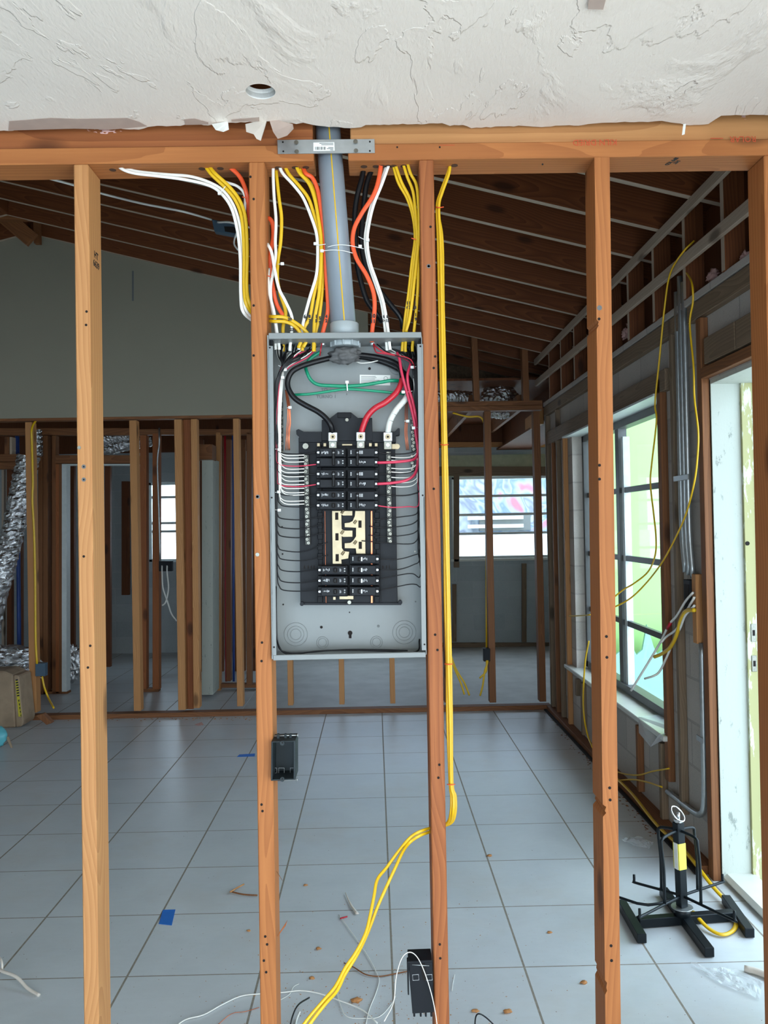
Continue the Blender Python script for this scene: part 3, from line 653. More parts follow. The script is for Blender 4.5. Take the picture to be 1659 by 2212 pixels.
# neutral bars with terminal screws, and bonding bars along the side walls
def termbar(name, xt, yt, xb, yb, n, w=5.6, Y=1.999, face=(0, 1, 0)):
    b = Q(name, [(xb-w, yb), (xb+w, yb), (xt+w, yt), (xt-w, yt)], Y, .010, 'zdark')
    for i in range(n):
        f = (i+.5)/n; x, y = xt+(xb-xt)*f, yt+(yb-yt)*f
        s = cyl('terminal_screw', at(x+(1.3 if i % 2 else -1.3), y, Y-.0016), (0, 1, 0), .0034, .0035, 'zinc', b, 10)
        cyl('screw_slot', at(x+(1.3 if i % 2 else -1.3), y, Y-.0036), (0, 1, 0), .0013, .0006, 'hole', b, 4)
    return b
n1 = termbar('neutral_bar', 661, 982, 665, 1177, 24); n2 = termbar('neutral_bar', 839, 975, 842, 1174, 24)
cyl('lug_screw', at(*c1(438, 1153), 1.996), (0, 1, 0), .0072, .010, 'zinc', n1, 8)
termbar('ground_bar', 607, 815, 608, 1000, 20, 3.2, 2.018); termbar('ground_bar', 891, 900, 893, 975, 10, 3.6, 2.012); termbar('ground_bar', 891, 982, 892, 1018, 5, 3.4, 2.012)
# fittings of the cable entries under the top flange
for x in (600, 622, 660, 694, 802, 836, 880):
    cyl('cable_clamp', at(x+3, 742, 2.012), (0, 0, 1), .009, .012, 'galv' if x in (694, 802) else 'black', pn, 14, bv=.001)
    cyl('clamp_collar', at(x+3, 722, 2.012), (0, 0, 1), .010, .004, 'black', pn, 14)
for x in (583, 905): Q('corner_gusset', [(x, 745), (x+6, 733)], 1.96, .02, 'black')
# ------------------------------------------------ breakers
def breaker(x0, y0, x1, y1, poles, side, lab, style=0):
    """coordinates in photo pixels; side -1: terminals on the outer edge at x0, +1: at x1"""
    Yb = 1.972; r = empty('circuit_breaker', at((x0+x1)/2, (y0+y1)/2, Yb+.02), lab, 'circuit breaker', 'circuit breakers in the panel')
    B = lambda nm, a, b, Y, d, m, bv=.0006, par=r: quadbox(nm, [(a[0], b[1]), (b[0], b[1]), (b[0], a[1]), (a[0], a[1])], Y, d, m, par, bv)
    hp = (y1-y0)/poles; ins = 7 if side < 0 else -7
    xo, xi = (x0, x1) if side < 0 else (x1, x0)     # outer, inner
    for k in range(poles):
        a, b = y0+hp*k+.5, y0+hp*(k+1)-.5
        lo, hi = sorted((xo, xi)); l2, h2 = sorted((xo-side*8, xi+side*4))
        body = B('body', (lo, a), (hi, b), Yb+.008, .034, 'black', .0008)
        face = B('raised_face', (l2, a+1.6), (h2, b-1.6), Yb, .012, 'black2', .0008)
        m = (a+b)/2
        cyl('terminal_screw', at(xo-side*4.0, m, Yb+.0072), (0, 1, 0), .0026, .0025, 'galv', body, 10)
        B('terminal_mouth', (xo-side*6.3-.6, m-2.4), (xo-side*6.3+.6, m+2.4), Yb+.0066, .001, 'print' , 0, body)
        # small white markings
        if side < 0:
            lx = xo+12
            if not (poles == 2 and k == 1):
                for i in range(7): B('print', (lx+i*2.1+random.uniform(-.3, .3), m-4+random.uniform(0, 3)), (lx+i*2.1+random.uniform(.6, 1.1), m+random.uniform(0, 3.5)), Yb-.0005, .0006, 'print', 0, face)
            for i in range(3): B('print', (xi-17+i*1.6, m-3.5+i), (xi-16.4+i*1.6, m+3.5-i*.4), Yb-.0005, .0006, 'print' if i < 2 else 'greyink', 0, face)
            for i in range(3): B('print', (xi-8, m-4+i*2.8), (xi-5, m-2.6+i*2.8), Yb-.0005, .0006, 'greyink' if i == 1 else 'print', 0, face)
            hx = xi-26.5
        else:
            for i in range(3): B('print', (xi+6, m-4+i*2.8), (xi+8.5, m-2.6+i*2.8), Yb-.0005, .0006, 'print', 0, face)
            if poles == 1 or k == 1:
                for i in range(7): B('print', (xi+25+i*2.1+random.uniform(-.3, .3), m-4+random.uniform(0, 3)), (xi+25+i*2.1+random.uniform(.6, 1.1), m+random.uniform(0, 3.5)), Yb-.0005, .0006, 'print', 0, face)
            else:
                for i in range(4): B('print', (xi+25+i*2.2, m-4), (xi+26+i*2.2, m+3), Yb-.0005, .0006, 'print', 0, face)
            hx = xi+(21 if poles == 2 else 22)
        if poles == 1:
            B('handle_well', (hx-4, m-5.4), (hx+4, m+5.4), Yb-.0006, .001, 'hole', 0, face)
            h = B('handle', (hx-3.0, m-4.2), (hx+2.0, m+4.2), Yb-.007, .008, 'handle', .0008)
            if side > 0: B('print', (hx+2.6, m-4), (hx+5.8, m+4.6), Yb-.0008, .0008, 'print', 0, face)
    if poles == 2:
        B('handle_well', (hx-3.5, y0+4), (hx+3.5, y1-4), Yb-.0006, .001, 'hole', 0)
        h = B('handle', (hx-2.6, y0+5), (hx+2.6, y1-4), Yb-.009, .010, 'handle', .001)
        text('rating', '60' if side < 0 else '30', at(hx, y0+11, Yb-.0095), .0045, 'print', h); 
    return r
LX, RXX = (683, 747), (754, 815)
rows_l = [(967, 1009, 2), (1013.5, 1055, 2), (1059, 1080, 1), (1081.5, 1102, 1)]
for i, (a, b, p) in enumerate(rows_l):
    breaker(LX[0], a, LX[1], b, p, -1, ['double breaker topmost under the black main cable', 'double breaker second from the top in the column under the black main cable', 'single breaker directly below the two doubles on the black main cable side', 'single breaker just above the bare busbar, on the black main cable side'][i])
for i, (a, b) in enumerate(((1221, 1242), (1243.5, 1265), (1267, 1289))):
    breaker(686, a, 751, b, 1, -1, ['upper of the three single breakers below the busbar on the black main cable side', 'middle of the three single breakers below the busbar on the black main cable side', 'lowest of the three single breakers below the busbar on the black main cable side'][i])
for i, (a, b, p) in enumerate([(967, 1009, 2), (1013.5, 1056, 2), (1060, 1102, 2)]):
    breaker(751, a, 817, b, p, 1, ['double breaker topmost under the red main cable, wide handle', 'double breaker in the middle of three under the red main cable', 'double breaker just above the busbar under the red main cable, one red wire below'][i])
for i, (a, b) in enumerate(((1197, 1218), (1220, 1242), (1243.5, 1265), (1266.5, 1288))):
    breaker(755, a, 819.5, b, 1, 1, ['top single breaker of the lower four, reaching up beside the busbar', 'second single breaker of the lower four on the red main cable side', 'third single breaker of the lower four on the red main cable side', 'bottom single breaker of the lower four on the red main cable side'][i])
# ------------------------------------------------ wires inside the panel
def W(name, pts, r, mat, lab, cat='wire', group=None, conv=c1, Y=None, parent=None, seg=6, **kw):
    P = []
    for p in pts:
        y = p[2] if len(p) > 2 else Y
        q = conv(p[0], p[1]) if conv else (p[0], p[1]); P.append(at(q[0], q[1], y))
    o = tube(name, P, r, mat, parent, seg, **kw)
    if parent is None: tag(o, lab, cat, group)
    return o
px = None
big = W('main_cable', [(700, 320, 2.0), (640, 328, 1.99), (480, 370, 1.98), (370, 410), (300, 460), (268, 540), (280, 620), (335, 700), (430, 762), (550, 825), (630, 890), (676, 960), (692, 1028, 1.985)], .0066, 'wblack', 'thick black main cable curving to the first lug', 'cable', Y=1.975, seg=14)
b2 = W('main_cable', [(850, 290, 2.0), (950, 293, 2.01), (1100, 312, 2.015), (1230, 345, 2.015), (1315, 395, 2.01), (1345, 470, 2.005), (1348, 530, 2.0)], .0068, 'wblack', 'thick main cable wrapped in red tape, curving down to the middle lug', 'cable', Y=2.0, seg=14)
rt = W('red_tape_wrap', [(1348, 520, 2.0), (1335, 570, 1.995), (1290, 650, 1.99), (1190, 738, 1.985), (1090, 795, 1.985), (1020, 870), (985, 950), (962, 1025)], .0071, 'red', '', Y=1.985, seg=14, parent=b2)
b3 = W('main_cable', [(860, 300, 2.03), (1000, 315, 2.03), (1200, 370, 2.03), (1350, 450, 2.025), (1430, 560, 2.015), (1420, 640, 2.005), (1385, 690, 2.0)], .0068, 'wblack', 'thick main cable wrapped in white tape, ending at the third lug', 'cable', Y=2.0, seg=14)
W('white_tape_wrap', [(1400, 670, 2.0), (1370, 720, 1.99), (1300, 800, 1.985), (1250, 880), (1225, 950), (1213, 1025)], .0071, 'wtape', '', Y=1.985, seg=14, parent=b3)
def bands(path, mat, parent, conv=c1):
    for (x, y, dx, dy, Y) in path:
        p = at(*conv(x, y), Y); q = at(*conv(x+dx, y+dy), Y); cyl('tape_edge', p, q-p, .00735, .0009, mat, parent, 16)
bands([(1290, 650, -55, 45, 1.989), (1230, 705, -55, 45, 1.987), (1165, 752, -60, 35, 1.985), (1100, 788, -55, 45, 1.985), (1045, 838, -35, 50, 1.985), (1005, 905, -20, 50, 1.985)], 'pink', b2)
bands([(1345, 750, -45, 60, 1.988), (1305, 798, -40, 55, 1.986), (1268, 850, -25, 55, 1.985), (1240, 915, -15, 55, 1.985)], 'greyink', b3)
W('ground_wire', [(580, 260, 2.02), (480, 330, 2.02), (440, 400, 2.02), (452, 460), (490, 530), (560, 572), (700, 582), (830, 585), (980, 575), (1150, 548), (1250, 533), (1340, 540, 2.02)], .0042, 'green', 'upper green ground wire sagging across the back of the panel', Y=2.008, seg=10)
W('ground_wire', [(300, 668, 2.02), (400, 664), (500, 658), (700, 628), (830, 614), (980, 622), (1150, 637), (1300, 652), (1390, 662, 2.02)], .0032, 'green', 'lower green ground wire crossing under the sagging one', Y=2.008, seg=10)
def tie(pts, lab, conv=c1, Y=1.97, r=.0017, head=None):
    P = [at(*conv(p[0], p[1]), p[2] if len(p) > 2 else Y) for p in pts]; c = P[0]
    rt_ = empty('cable_tie', c, lab, 'cable tie', 'cable ties'); tube('band', P, r, 'nylon', rt_, 6, 4, flat=.5)
    h = head or pts[-1]; hp = at(*conv(h[0], h[1]), (h[2] if len(h) > 2 else Y)-.002); bm = bmesh.new(); add_box(bm, (-.004, -.0025, -.0032), (.004, .0025, .0032)); bevel(bm, .0005)
    o = mobj('clasp', bm, 'nylon'); o.location = hp; put(o, rt_); return rt_
for i, (x, y) in enumerate(((170, 215), (200, 215), (262, 225), (330, 215), (355, 230), (400, 262), (455, 262), (480, 240), (215, 190))):
    W('wire', [(x, y-20, 2.012), (x*.75+52, 300+i*2, 1.986), (228+i*2-8, 385+i*3, 1.98), (205-i*5, 470+i*6, 1.982), (170-i*2.2, 620, 1.984), (152+i*.6, 800, 1.986), (150+i, 980, 1.99), (152+i, 1180, 1.995)], .0017, 'wblack', 'black strand fanning into the bundle beside the black main cable, %s across' % ORD[i], 'wire', 'black strands fanning at the top of the panel', Y=1.985)
for i, (x, y) in enumerate(((1385, 235), (1402, 240), (1420, 225), (1440, 200), (1458, 205), (1470, 230))):
    W('wire', [(x, y-20, 2.012), (x+15, 300+i*3, 2.0), (1440+i*7, 370, 1.992), (1466+i*4, 450, 1.99), (1470+i*4, 700, 1.992), (1478+i*3, 950, 1.994), (1486+i*2, 1170, 1.998)], .0017, 'wblack', 'black strand fanning down beside the thick red pair, %s across' % ORD[i], 'wire', 'black strands fanning at the top of the panel', Y=1.985)
tie([(180, 390), (210, 405), (245, 432)], 'white cable tie slanting over the black wires at the first corner', Y=1.985)
tie([(188, 492, 1.99), (208, 500, 1.982), (222, 505, 1.98)], 'white cable tie low on the white wires, under the slanting tie')
tie([(832, 630, 2.0), (828, 575, 1.998), (828, 548, 1.998)], 'white cable tie gripping both green wires')
tie([(262, 790, 2.0), (278, 787, 1.998), (290, 787, 1.998)], 'small cable tie on the bare copper bundle near the black main cable')
tie([(1370, 915, 2.0), (1385, 915, 1.998), (1400, 916, 1.998)], 'small cable tie on the bare copper bundle near the white taped cable')
tie([(1480, 402, 1.99), (1460, 404, 1.985), (1442, 408, 1.985)], 'white cable tie on the wires at the corner by the red pair')
tie([(1445, 632, 1.978), (1400, 640, 1.978), (1358, 642, 1.982)], 'translucent cable tie across the thick red pair')
tie([(1490, 975, 1.985), (1470, 978, 1.98), (1455, 980, 1.98)], 'cable tie on the wires level with the third lug')
tie([(150, 1180), (165, 1180), (190, 1185)], 'cable tie on the wire bundle level with the lugs, black cable side', Y=1.98)
tie([(150, 1588), (170, 1585), (185, 1583)], 'cable tie on the bundle beside the fifth wire row', Y=1.98)
tie([(148, 180), (170, 182), (188, 184)], 'lowest cable tie on the wire bundle beside the bare busbar', conv=c2, Y=1.98)
starts_l = [(160, 190), (190, 205), (228, 200), (280, 235), (300, 240), (385, 240), (425, 270), (505, 252), (525, 240), (545, 215)]
starts_r = [(1105, 270), (1210, 220), (1235, 230), (1370, 220), (1385, 230), (1440, 190), (1455, 200)]
def left_wire(i, mat, r, y, x_end, lab, conv, grp, lane, drop=75, arrive=None, name='wire'):
    s = starts_l[i % len(starts_l)]; j = lambda a: random.uniform(-a, a)
    yy = y if conv is c1 else y+360*4.366
    q_ = .010 if mat == 'white' else 0
    top = [(s[0], s[1], 2.012), ((s[0]*.55+lane*.45)+j(8), 300+j(15), 1.992+q_), (225+j(14), 400+j(10), 1.984+q_), (lane+22+j(6), 520, 1.984+q_*.5), (lane+j(3), 800+j(60), 1.988)]
    if yy > 1150: top.append((lane+j(3), 1050+j(40), 1.99))
    k = 1170
    while k < yy-drop-60: top.append((lane-4+j(2)+k*.004, k, 1.992)); k += 260
    bend = [(lane-2+yy*.004, yy-drop, 1.992), (lane+14+yy*.004, yy-drop*.38, 1.992), (lane+55+yy*.004, yy-drop*.06+4, 1.992), ((lane+x_end)/2+20, (yy+4+(arrive or yy)*0 if arrive is None else (yy+8)), 1.99), (x_end, yy if arrive is None else arrive, 1.986)]
    return W(name, top+bend, r, mat, lab, 'wire', grp)
wl = [1235, 1262, 1298, 1365, 1398, 1437, 1478, 1512, 1548, 1588, 1588+22, 1572+95, 1572+125]
for i, y in enumerate(wl):
    left_wire(i*3+1, 'white', .0013, y, 425, '%s white neutral wire down the neutral bar on the black cable side' % ORD[i], c1, 'white neutral wires', 180+(i*7) % 24, 62)
for i, (y, xe, arr) in enumerate([(1218, 548, 1214), (1418, 555, 1413), (1612, 555, None), (1572+145, 555, 1572+140)]):
    left_wire(i+3, 'wblack', .0015, y, xe, 'black wire to the %s breaker of the column under the black main cable' % ['first', 'second', 'third', 'fourth'][i], c1, 'black breaker wires', 158+i*5, 70, arr)
for i, (y, arr) in enumerate([(1332, 1322), (1525, 1512)]):
    left_wire(7+i, 'pink', .0015, y, 550, '%s red wire to the double breakers under the black main cable' % ['upper', 'lower'][i], c1, 'red breaker wires', 160+i*6, 50, arr)
for i, (y, xe, arr) in enumerate([(265, 605, 240), (350, 605, 318), (433, 620, 394), (565, 645, 485), (650, 650, 607), (755, 560, 738), (860, 560, 847), (940, 560, 936)]):
    yy = y+360*4.366
    left_wire(i+2, 'wblack', .0014, yy, xe, '%s loose black wire down beside the busbar, black cable side' % ORD[i] if i < 5 else 'black wire to the %s single breaker below busbar, black cable side' % ['upper', 'middle', 'lowest'][i-5], c1, 'black breaker wires', 150+i*2, 110, arr+360*4.366)
def right_wire(i, mat, r, pts, lab, grp, conv=c1, lane=1490):
    s = starts_r[i % len(starts_r)]; j = lambda a: random.uniform(-a, a)
    p0 = pts[-1]; yy = p0[1] if conv is c1 else p0[1]+360*4.366; xx = p0[0]
    top = [(s[0], s[1], 2.012), ((s[0]+lane)/2+j(10), 290+j(20), 2.005), (lane-42+j(10), 380+j(10), 1.995), (lane-22+j(6), 560, 1.995), (lane-8+j(4), 800, 1.995)]
    k = 1000
    while k < yy-60: top.append((lane+j(3)+k*.005, k, 1.995)); k += 230
    q = [(x, y if conv is c1 else y+360*4.366, 1.99) for x, y in reversed(pts)]; q[-1] = (q[-1][0], q[-1][1], 1.984)
    return W('wire', top+q, r, mat, lab, 'wire', grp)
for i, y in enumerate((1255, 1285, 1360, 1395, 1445, 1490, 1530)):
    right_wire(i, 'white', .0012, [(1245, y), (1340, y+6), (1430, y-2), (1478, y-30), (1490, y-70)], '%s white neutral wire down the neutral bar under the white taped cable' % ORD[i], 'white neutral wires', lane=1486)
for i, (pts, mt) in enumerate([([(1110, 1215), (1300, 1226), (1420, 1215), (1480, 1185), (1495, 1140)], 'wblack'), ([(1110, 1415), (1280, 1412), (1420, 1400), (1490, 1350), (1500, 1300)], 'wblack'), ([(1120, 1612), (1350, 1618), (1460, 1600), (1508, 1570)], 'wblack')]):
    right_wire(i+2, mt, .0016, pts, 'black wire to the %s double breaker under the red main cable' % ['topmost', 'middle', 'lowest'][i], 'black breaker wires')
for i, pts in enumerate([[(1085, 275), (1200, 262), (1350, 245), (1470, 225), (1500, 180)], [(1035, 335), (1200, 347), (1400, 325), (1480, 290), (1505, 240)], [(1030, 418), (1200, 434), (1400, 415), (1480, 385), (1505, 330)], [(965, 472), (1200, 492), (1400, 503), (1475, 480), (1500, 400)], [(1120, 640), (1300, 647), (1450, 610), (1512, 565)], [(1130, 743), (1300, 745), (1450, 700), (1515, 635)], [(1130, 833), (1250, 810), (1380, 785), (1455, 785), (1512, 815), (1525, 700)], [(1130, 940), (1300, 905), (1420, 882), (1480, 885), (1522, 905), (1530, 800)]]):
    pass_ = right_wire(i+1, 'wblack', .0014, pts, '%s loose black wire down beside the busbar, red cable side' % ORD[i] if i < 4 else 'black wire to the %s of the lower four single breakers' % ['top', 'second', 'third', 'bottom'][i-4], 'black breaker wires', c2)
right_wire(0, 'pink', .0016, [(1110, 140), (1250, 157), (1400, 150), (1505, 130)], 'thin red wire to the lowest double breaker above the busbar', 'red breaker wires', c2)
W('wire', [(1300, 270, 2.0), (1322, 330, 1.985), (1342, 450), (1385, 620), (1430, 780), (1462, 920), (1478, 1050, 1.985), (1492, 1150, 1.99), (1490, 1230, 1.99), (1450, 1278, 1.985), (1300, 1300, 1.98), (1112, 1308, 1.978)], .0034, 'pink', 'thick red wire nearer the taped cables, ending at the topmost double breaker', 'wire', 'thick red pair', Y=1.978, seg=10)
W('wire', [(1440, 330, 2.0), (1425, 385, 1.99), (1398, 480), (1410, 600), (1445, 720), (1472, 850), (1484, 980, 1.99), (1496, 1150, 1.995), (1496, 1280, 1.992), (1475, 1400, 1.985), (1400, 1468, 1.98), (1260, 1498, 1.978), (1112, 1508, 1.976)], .0034, 'pink', 'thick red wire nearer the panel side, ending at the middle double breaker', 'wire', 'thick red pair', Y=1.978, seg=10)
W('wire', [(1080, 185, 2.0), (1100, 215, 1.99), (1180, 265), (1290, 295), (1390, 315), (1440, 350), (1465, 420)], .0017, 'red', 'red strand arching from the orange cable end toward the corner tie', Y=1.985)
W('wire', [(1075, 190, 2.0), (1090, 240, 1.99), (1110, 268), (1180, 272), (1260, 290)], .0015, 'red', 'short dark red strand folded under the orange cable end', Y=1.985)
W('wire', [(1110, 190, 2.0), (1200, 260, 1.99), (1300, 300), (1400, 335), (1455, 390)], .0015, 'wblack', 'black strand running just below the arching red strand', Y=1.984)
W('wire', [(590, 180, 2.0), (580, 240, 1.99), (572, 300, 2.0)], .0016, 'red', 'short orange red strand below the fitting beside the putty', Y=1.99)
W('wire', [(520, 250, 2.0), (460, 310, 1.985), (380, 355), (300, 395), (262, 425)], .0017, 'pink', 'red strand fanning out just above the thick black main cable', Y=1.982)
W('wire', [(505, 250, 2.0), (440, 300, 1.985), (360, 345), (290, 390), (256, 420)], .0012, 'white', 'white strand fanning out beside the red strand', Y=1.984)
W('wire', [(395, 250, 2.0), (330, 300, 1.988), (280, 360), (240, 410)], .0013, 'white', 'white strand fanning from the bent yellow cable', Y=1.986)
W('wire', [(900, 350, 2.02), (960, 368, 2.015), (1040, 362, 2.015), (1120, 345, 2.02)], .0012, 'white', 'thin white wire arching under the putty', Y=2.015)
for i, (a, b) in enumerate(((255, 262), (262, 275), (270, 286), (278, 292))):
    W('bare_wire', [(245+i*4, 620, 2.015), (a+4, 720, 2.005), (a+12, 790, 2.0), (b+4, 900+i*8), (b-4, 1000), (b-8, 1090), (b-14+i*3, 1190, 2.01)], .0011, 'copper', 'bare copper strand beside the black main cable, %s from the panel side' % ORD[i], 'wire', 'bare copper strands near the black main cable', Y=2.002)
for i, a in enumerate((1375, 1386, 1397)):
    W('bare_wire', [(a+5, 740, 2.015), (a, 850, 2.008), (a+2, 915), (a-3, 1010), (a+4, 1100), (a+14, 1190, 2.012)], .0011, 'copper', 'bare copper strand behind the white taped cable, %s from the backplane' % ORD[i], 'wire', 'bare copper strands near the white taped cable', Y=2.006)
W('wire', [(158, 900, 1.99), (160, 1200), (168, 1400, 1.985), (205, 1500, 1.98), (260, 1538), (330, 1540), (600, 1510), (900, 1505), (1200, 1512), (1480, 1518), (1512, 1400, 2.0)], .002, 'wblack', 'black wire lying along the bottom of the panel', conv=c2, Y=1.985)
W('wire', [(160, 1100, 1.992), (170, 1430, 1.99), (240, 1520), (420, 1528), (760, 1500), (1100, 1498), (1400, 1508)], .0016, 'wblack', 'second thinner black wire lying along the bottom of the panel', conv=c2, Y=1.99)
# ------------------------------------------------ sheathed cables above the panel
def C(name, pts, mat, lab, r=.0044, Y=2.0, conv=c3, flat=.55, marks=(), grp=None, cat='cable', seg=10):
    P = []
    for p in pts:
        q = conv(p[0], p[1]) if conv else (p[0], p[1]); P.append(at(q[0], q[1], p[2] if len(p) > 2 else Y))
    r = {'yellow': .0043, 'white': min(r, .0038), 'orange': .0053}.get(mat, r)
    if 'third stud' in lab: r = .0037
    o = tube(name, P, r, mat, None, seg, flat=flat, flatdir=(0, 1, 0)); tag(o, lab, cat, grp)
    for s, x, y, sz in marks:
        q = conv(x, y) if conv else (x, y); text('handwritten_mark', s, at(q[0], q[1], Y-r*flat-.0012), sz*1.05, 'ink', o, ext=.0003)
    return o
G = 'house cables above the panel'
C('cable', [(480, 270), (470, 350), (475, 500), (487, 650), (483, 780), (485, 860), (470, 960), (455, 1050), (460, 1150), (480, 1250), (490, 1330), (485, 1400), (487, 1425)], 'white', 'straight white cable hugging the stud side, first hole beside the pipe stud bay', .0042, 2.0, grp=G)
C('cable', [(480, 270), (490, 380), (505, 520), (520, 640), (515, 780), (500, 880), (495, 1000), (515, 1100), (545, 1200), (530, 1290), (530, 1410), (530, 1436)], 'yellow', 'yellow cable falling nearly straight beside the straight white cable', .0048, 2.012, grp=G)
C('cable', [(428, 790, 2.02), (440, 800), (462, 850), (480, 950), (505, 1060), (545, 1140), (582, 1230), (580, 1320), (572, 1400), (570, 1432)], 'white', 'white cable coming through the stud and slanting toward mark 23', .0045, 1.99, marks=[('23', 582, 1305, .009)], grp=G)
C('cable', [(445, 940, 2.01), (440, 1010), (450, 1100), (475, 1200), (492, 1310), (505, 1400), (506, 1425)], 'white', 'short white cable descending to the corner of the panel', .0042, 1.996, grp=G)
C('cable', [(430, 640, 2.02), (452, 645), (468, 680), (470, 760), (455, 850, 2.01), (452, 950, 2.015), (470, 1060, 2.01), (490, 1150), (530, 1220), (590, 1280), (650, 1330, 2.01)], 'orange', 'orange cable bulging out of the stud then ducking behind the white ones', .0056, 2.014, grp=G)
C('cable', [(500, 275), (520, 360), (590, 440), (650, 520), (700, 640), (730, 740), (736, 860), (728, 980), (690, 1110), (655, 1240), (638, 1330), (626, 1400), (624, 1425)], 'white', 'white cable bowing beside the yellow bunch, marked 6', .0045, 1.996, marks=[('6', 660, 1228, .012)], grp=G)
C('cable', [(520, 275), (560, 370), (620, 440), (680, 520), (715, 620), (742, 720), (746, 850), (742, 980), (712, 1110), (690, 1230), (655, 1300), (645, 1400), (645, 1432)], 'yellow', 'yellow cable of the bunch next to the pipe, outermost, marked 8 over 7', .005, 2.0, marks=[('8\n7', 688, 1240, .010)], grp=G)
C('cable', [(595, 275), (622, 360), (682, 430), (717, 520), (742, 650), (756, 760), (757, 900), (745, 1080), (720, 1230), (714, 1330), (712, 1410), (712, 1436)], 'yellow', 'yellow cable of the bunch next to the pipe, middle one, marked 5', .005, 1.994, marks=[('1\n5', 728, 1240, .010)], grp=G)
C('cable', [(600, 275), (640, 370), (697, 440), (730, 540), (752, 680), (764, 800), (766, 930), (762, 1080), (745, 1230), (722, 1330), (716, 1410), (716, 1436)], 'yellow', 'yellow cable of the bunch next to the pipe, nearest the orange one, marked 9', .005, 2.004, marks=[('5\n9', 750, 1250, .010)], grp=G)
C('cable', [(640, 280, 2.02), (660, 365), (705, 400), (738, 480), (760, 620), (775, 740), (782, 850), (786, 960), (795, 1100), (796, 1200), (768, 1320), (760, 1370)], 'orange', 'orange cable hugging the side of the grey pipe', .0062, 1.998, marks=[('4\n2', 788, 1240, .010)], grp=G)
C('cable', [(425, 1225, 2.02), (470, 1228, 1.985), (540, 1232), (600, 1262), (650, 1300), (680, 1345, 1.99), (650, 1410, 1.99)], 'yellow', 'yellow cable looping over the panel top from the stud, upper of the two', .005, 1.984, grp=G, marks=[('20', 570, 1243, .009)])
C('cable', [(425, 1250, 2.02), (470, 1255, 1.988), (540, 1258), (590, 1278), (625, 1315), (640, 1360, 1.99), (620, 1415, 1.99)], 'yellow', 'yellow cable looping over the panel top from the stud, lower of the two', .005, 1.986, grp=G)
for cpts, nm in (([c3(150, 20)], 0),): pass
f = None
C('cable', [(250, 350, 2.0), (262, 364), (290, 374), (340, 380), (400, 388), (450, 400), (478, 418), (500, 450), (513, 500), (519, 560), (520, 640), (526, 675), (552, 698, 2.03)], 'white', 'white cable sweeping from the far header hole and dropping beside the stud, lower one', .0046, 1.985, None, grp=G)
C('cable', [(255, 350, 2.0), (268, 362), (300, 371), (360, 377), (410, 381), (452, 394), (484, 414), (507, 450), (520, 500), (525, 560), (525, 640), (532, 672), (555, 694, 2.03)], 'white', 'white cable sweeping from the far header hole, upper one tucked against the yellow pair', .0046, 1.992, None, grp=G)
C('cable', [(438, 350, 2.0), (455, 375), (485, 404), (508, 432), (522, 470), (527, 540), (527, 620), (534, 662), (558, 690, 2.03)], 'yellow', 'yellow cable of the pair swinging toward the stud, inner one', .005, 1.99, None, grp=G)
C('cable', [(446, 350, 2.0), (462, 372), (492, 400), (516, 430), (530, 470), (534, 540), (533, 620), (540, 658), (560, 686, 2.03)], 'yellow', 'yellow cable of the pair swinging toward the stud, outer one', .005, 1.986, None, grp=G)
C('cable', [(478, 348, 2.0), (500, 364), (520, 385), (533, 420), (539, 470, 2.03), (545, 500, 2.04)], 'orange', 'orange cable leaving the header and slipping behind the stud', .006, 2.0, None, grp=G)
C('cable', [(440, 362, 2.02), (480, 390), (512, 402), (528, 420), (529, 450), (526, 490, 2.03)], 'white', 'thin white cable bending away below the orange cable', .0034, 2.01, None, grp=G)
C('cable', [(1025, 270), (1000, 400), (970, 520), (957, 640), (962, 780), (970, 900), (992, 1010), (1030, 1130), (1080, 1200), (1120, 1260, 2.04)], 'wblack', 'thick black cable just beyond the pipe, nearer the pipe', .0066, 2.024, flat=.9, grp=G)
C('cable', [(1072, 320), (1030, 430), (1012, 560), (1000, 700), (998, 800), (1022, 920), (1070, 1020), (1150, 1130), (1230, 1230), (1245, 1300, 2.04)], 'wblack', 'thick black cable slanting away toward the next stud', .0066, 2.03, flat=.9, grp=G)
C('cable', [(1120, 270), (1102, 400), (1070, 500), (1000, 610), (955, 700), (945, 790), (968, 880), (1028, 980), (1068, 1080), (1076, 1180), (1062, 1310), (1060, 1380)], 'orange', 'orange cable bowing toward the pipe in an S, marked 10 over 11', .0062, 1.992, marks=[('10\n11', 1066, 1240, .012)], grp=G)
C('cable', [(1162, 290), (1108, 440), (1058, 560), (1030, 680), (1020, 780), (1038, 900), (1080, 1030), (1118, 1150), (1140, 1310), (1148, 1400), (1150, 1430)], 'white', 'white cable beside the orange S, marked 8 over 14', .0048, 2.0, marks=[('8\n14', 1133, 1240, .009)], grp=G)
C('cable', [(1172, 290), (1118, 440), (1070, 560), (1042, 680), (1032, 780), (1048, 900), (1092, 1030), (1130, 1150), (1157, 1310), (1166, 1400), (1170, 1425)], 'white', 'white cable beside the orange S, farther one, marked 15', .0048, 1.994, marks=[('8\n15', 1153, 1240, .009)], grp=G)
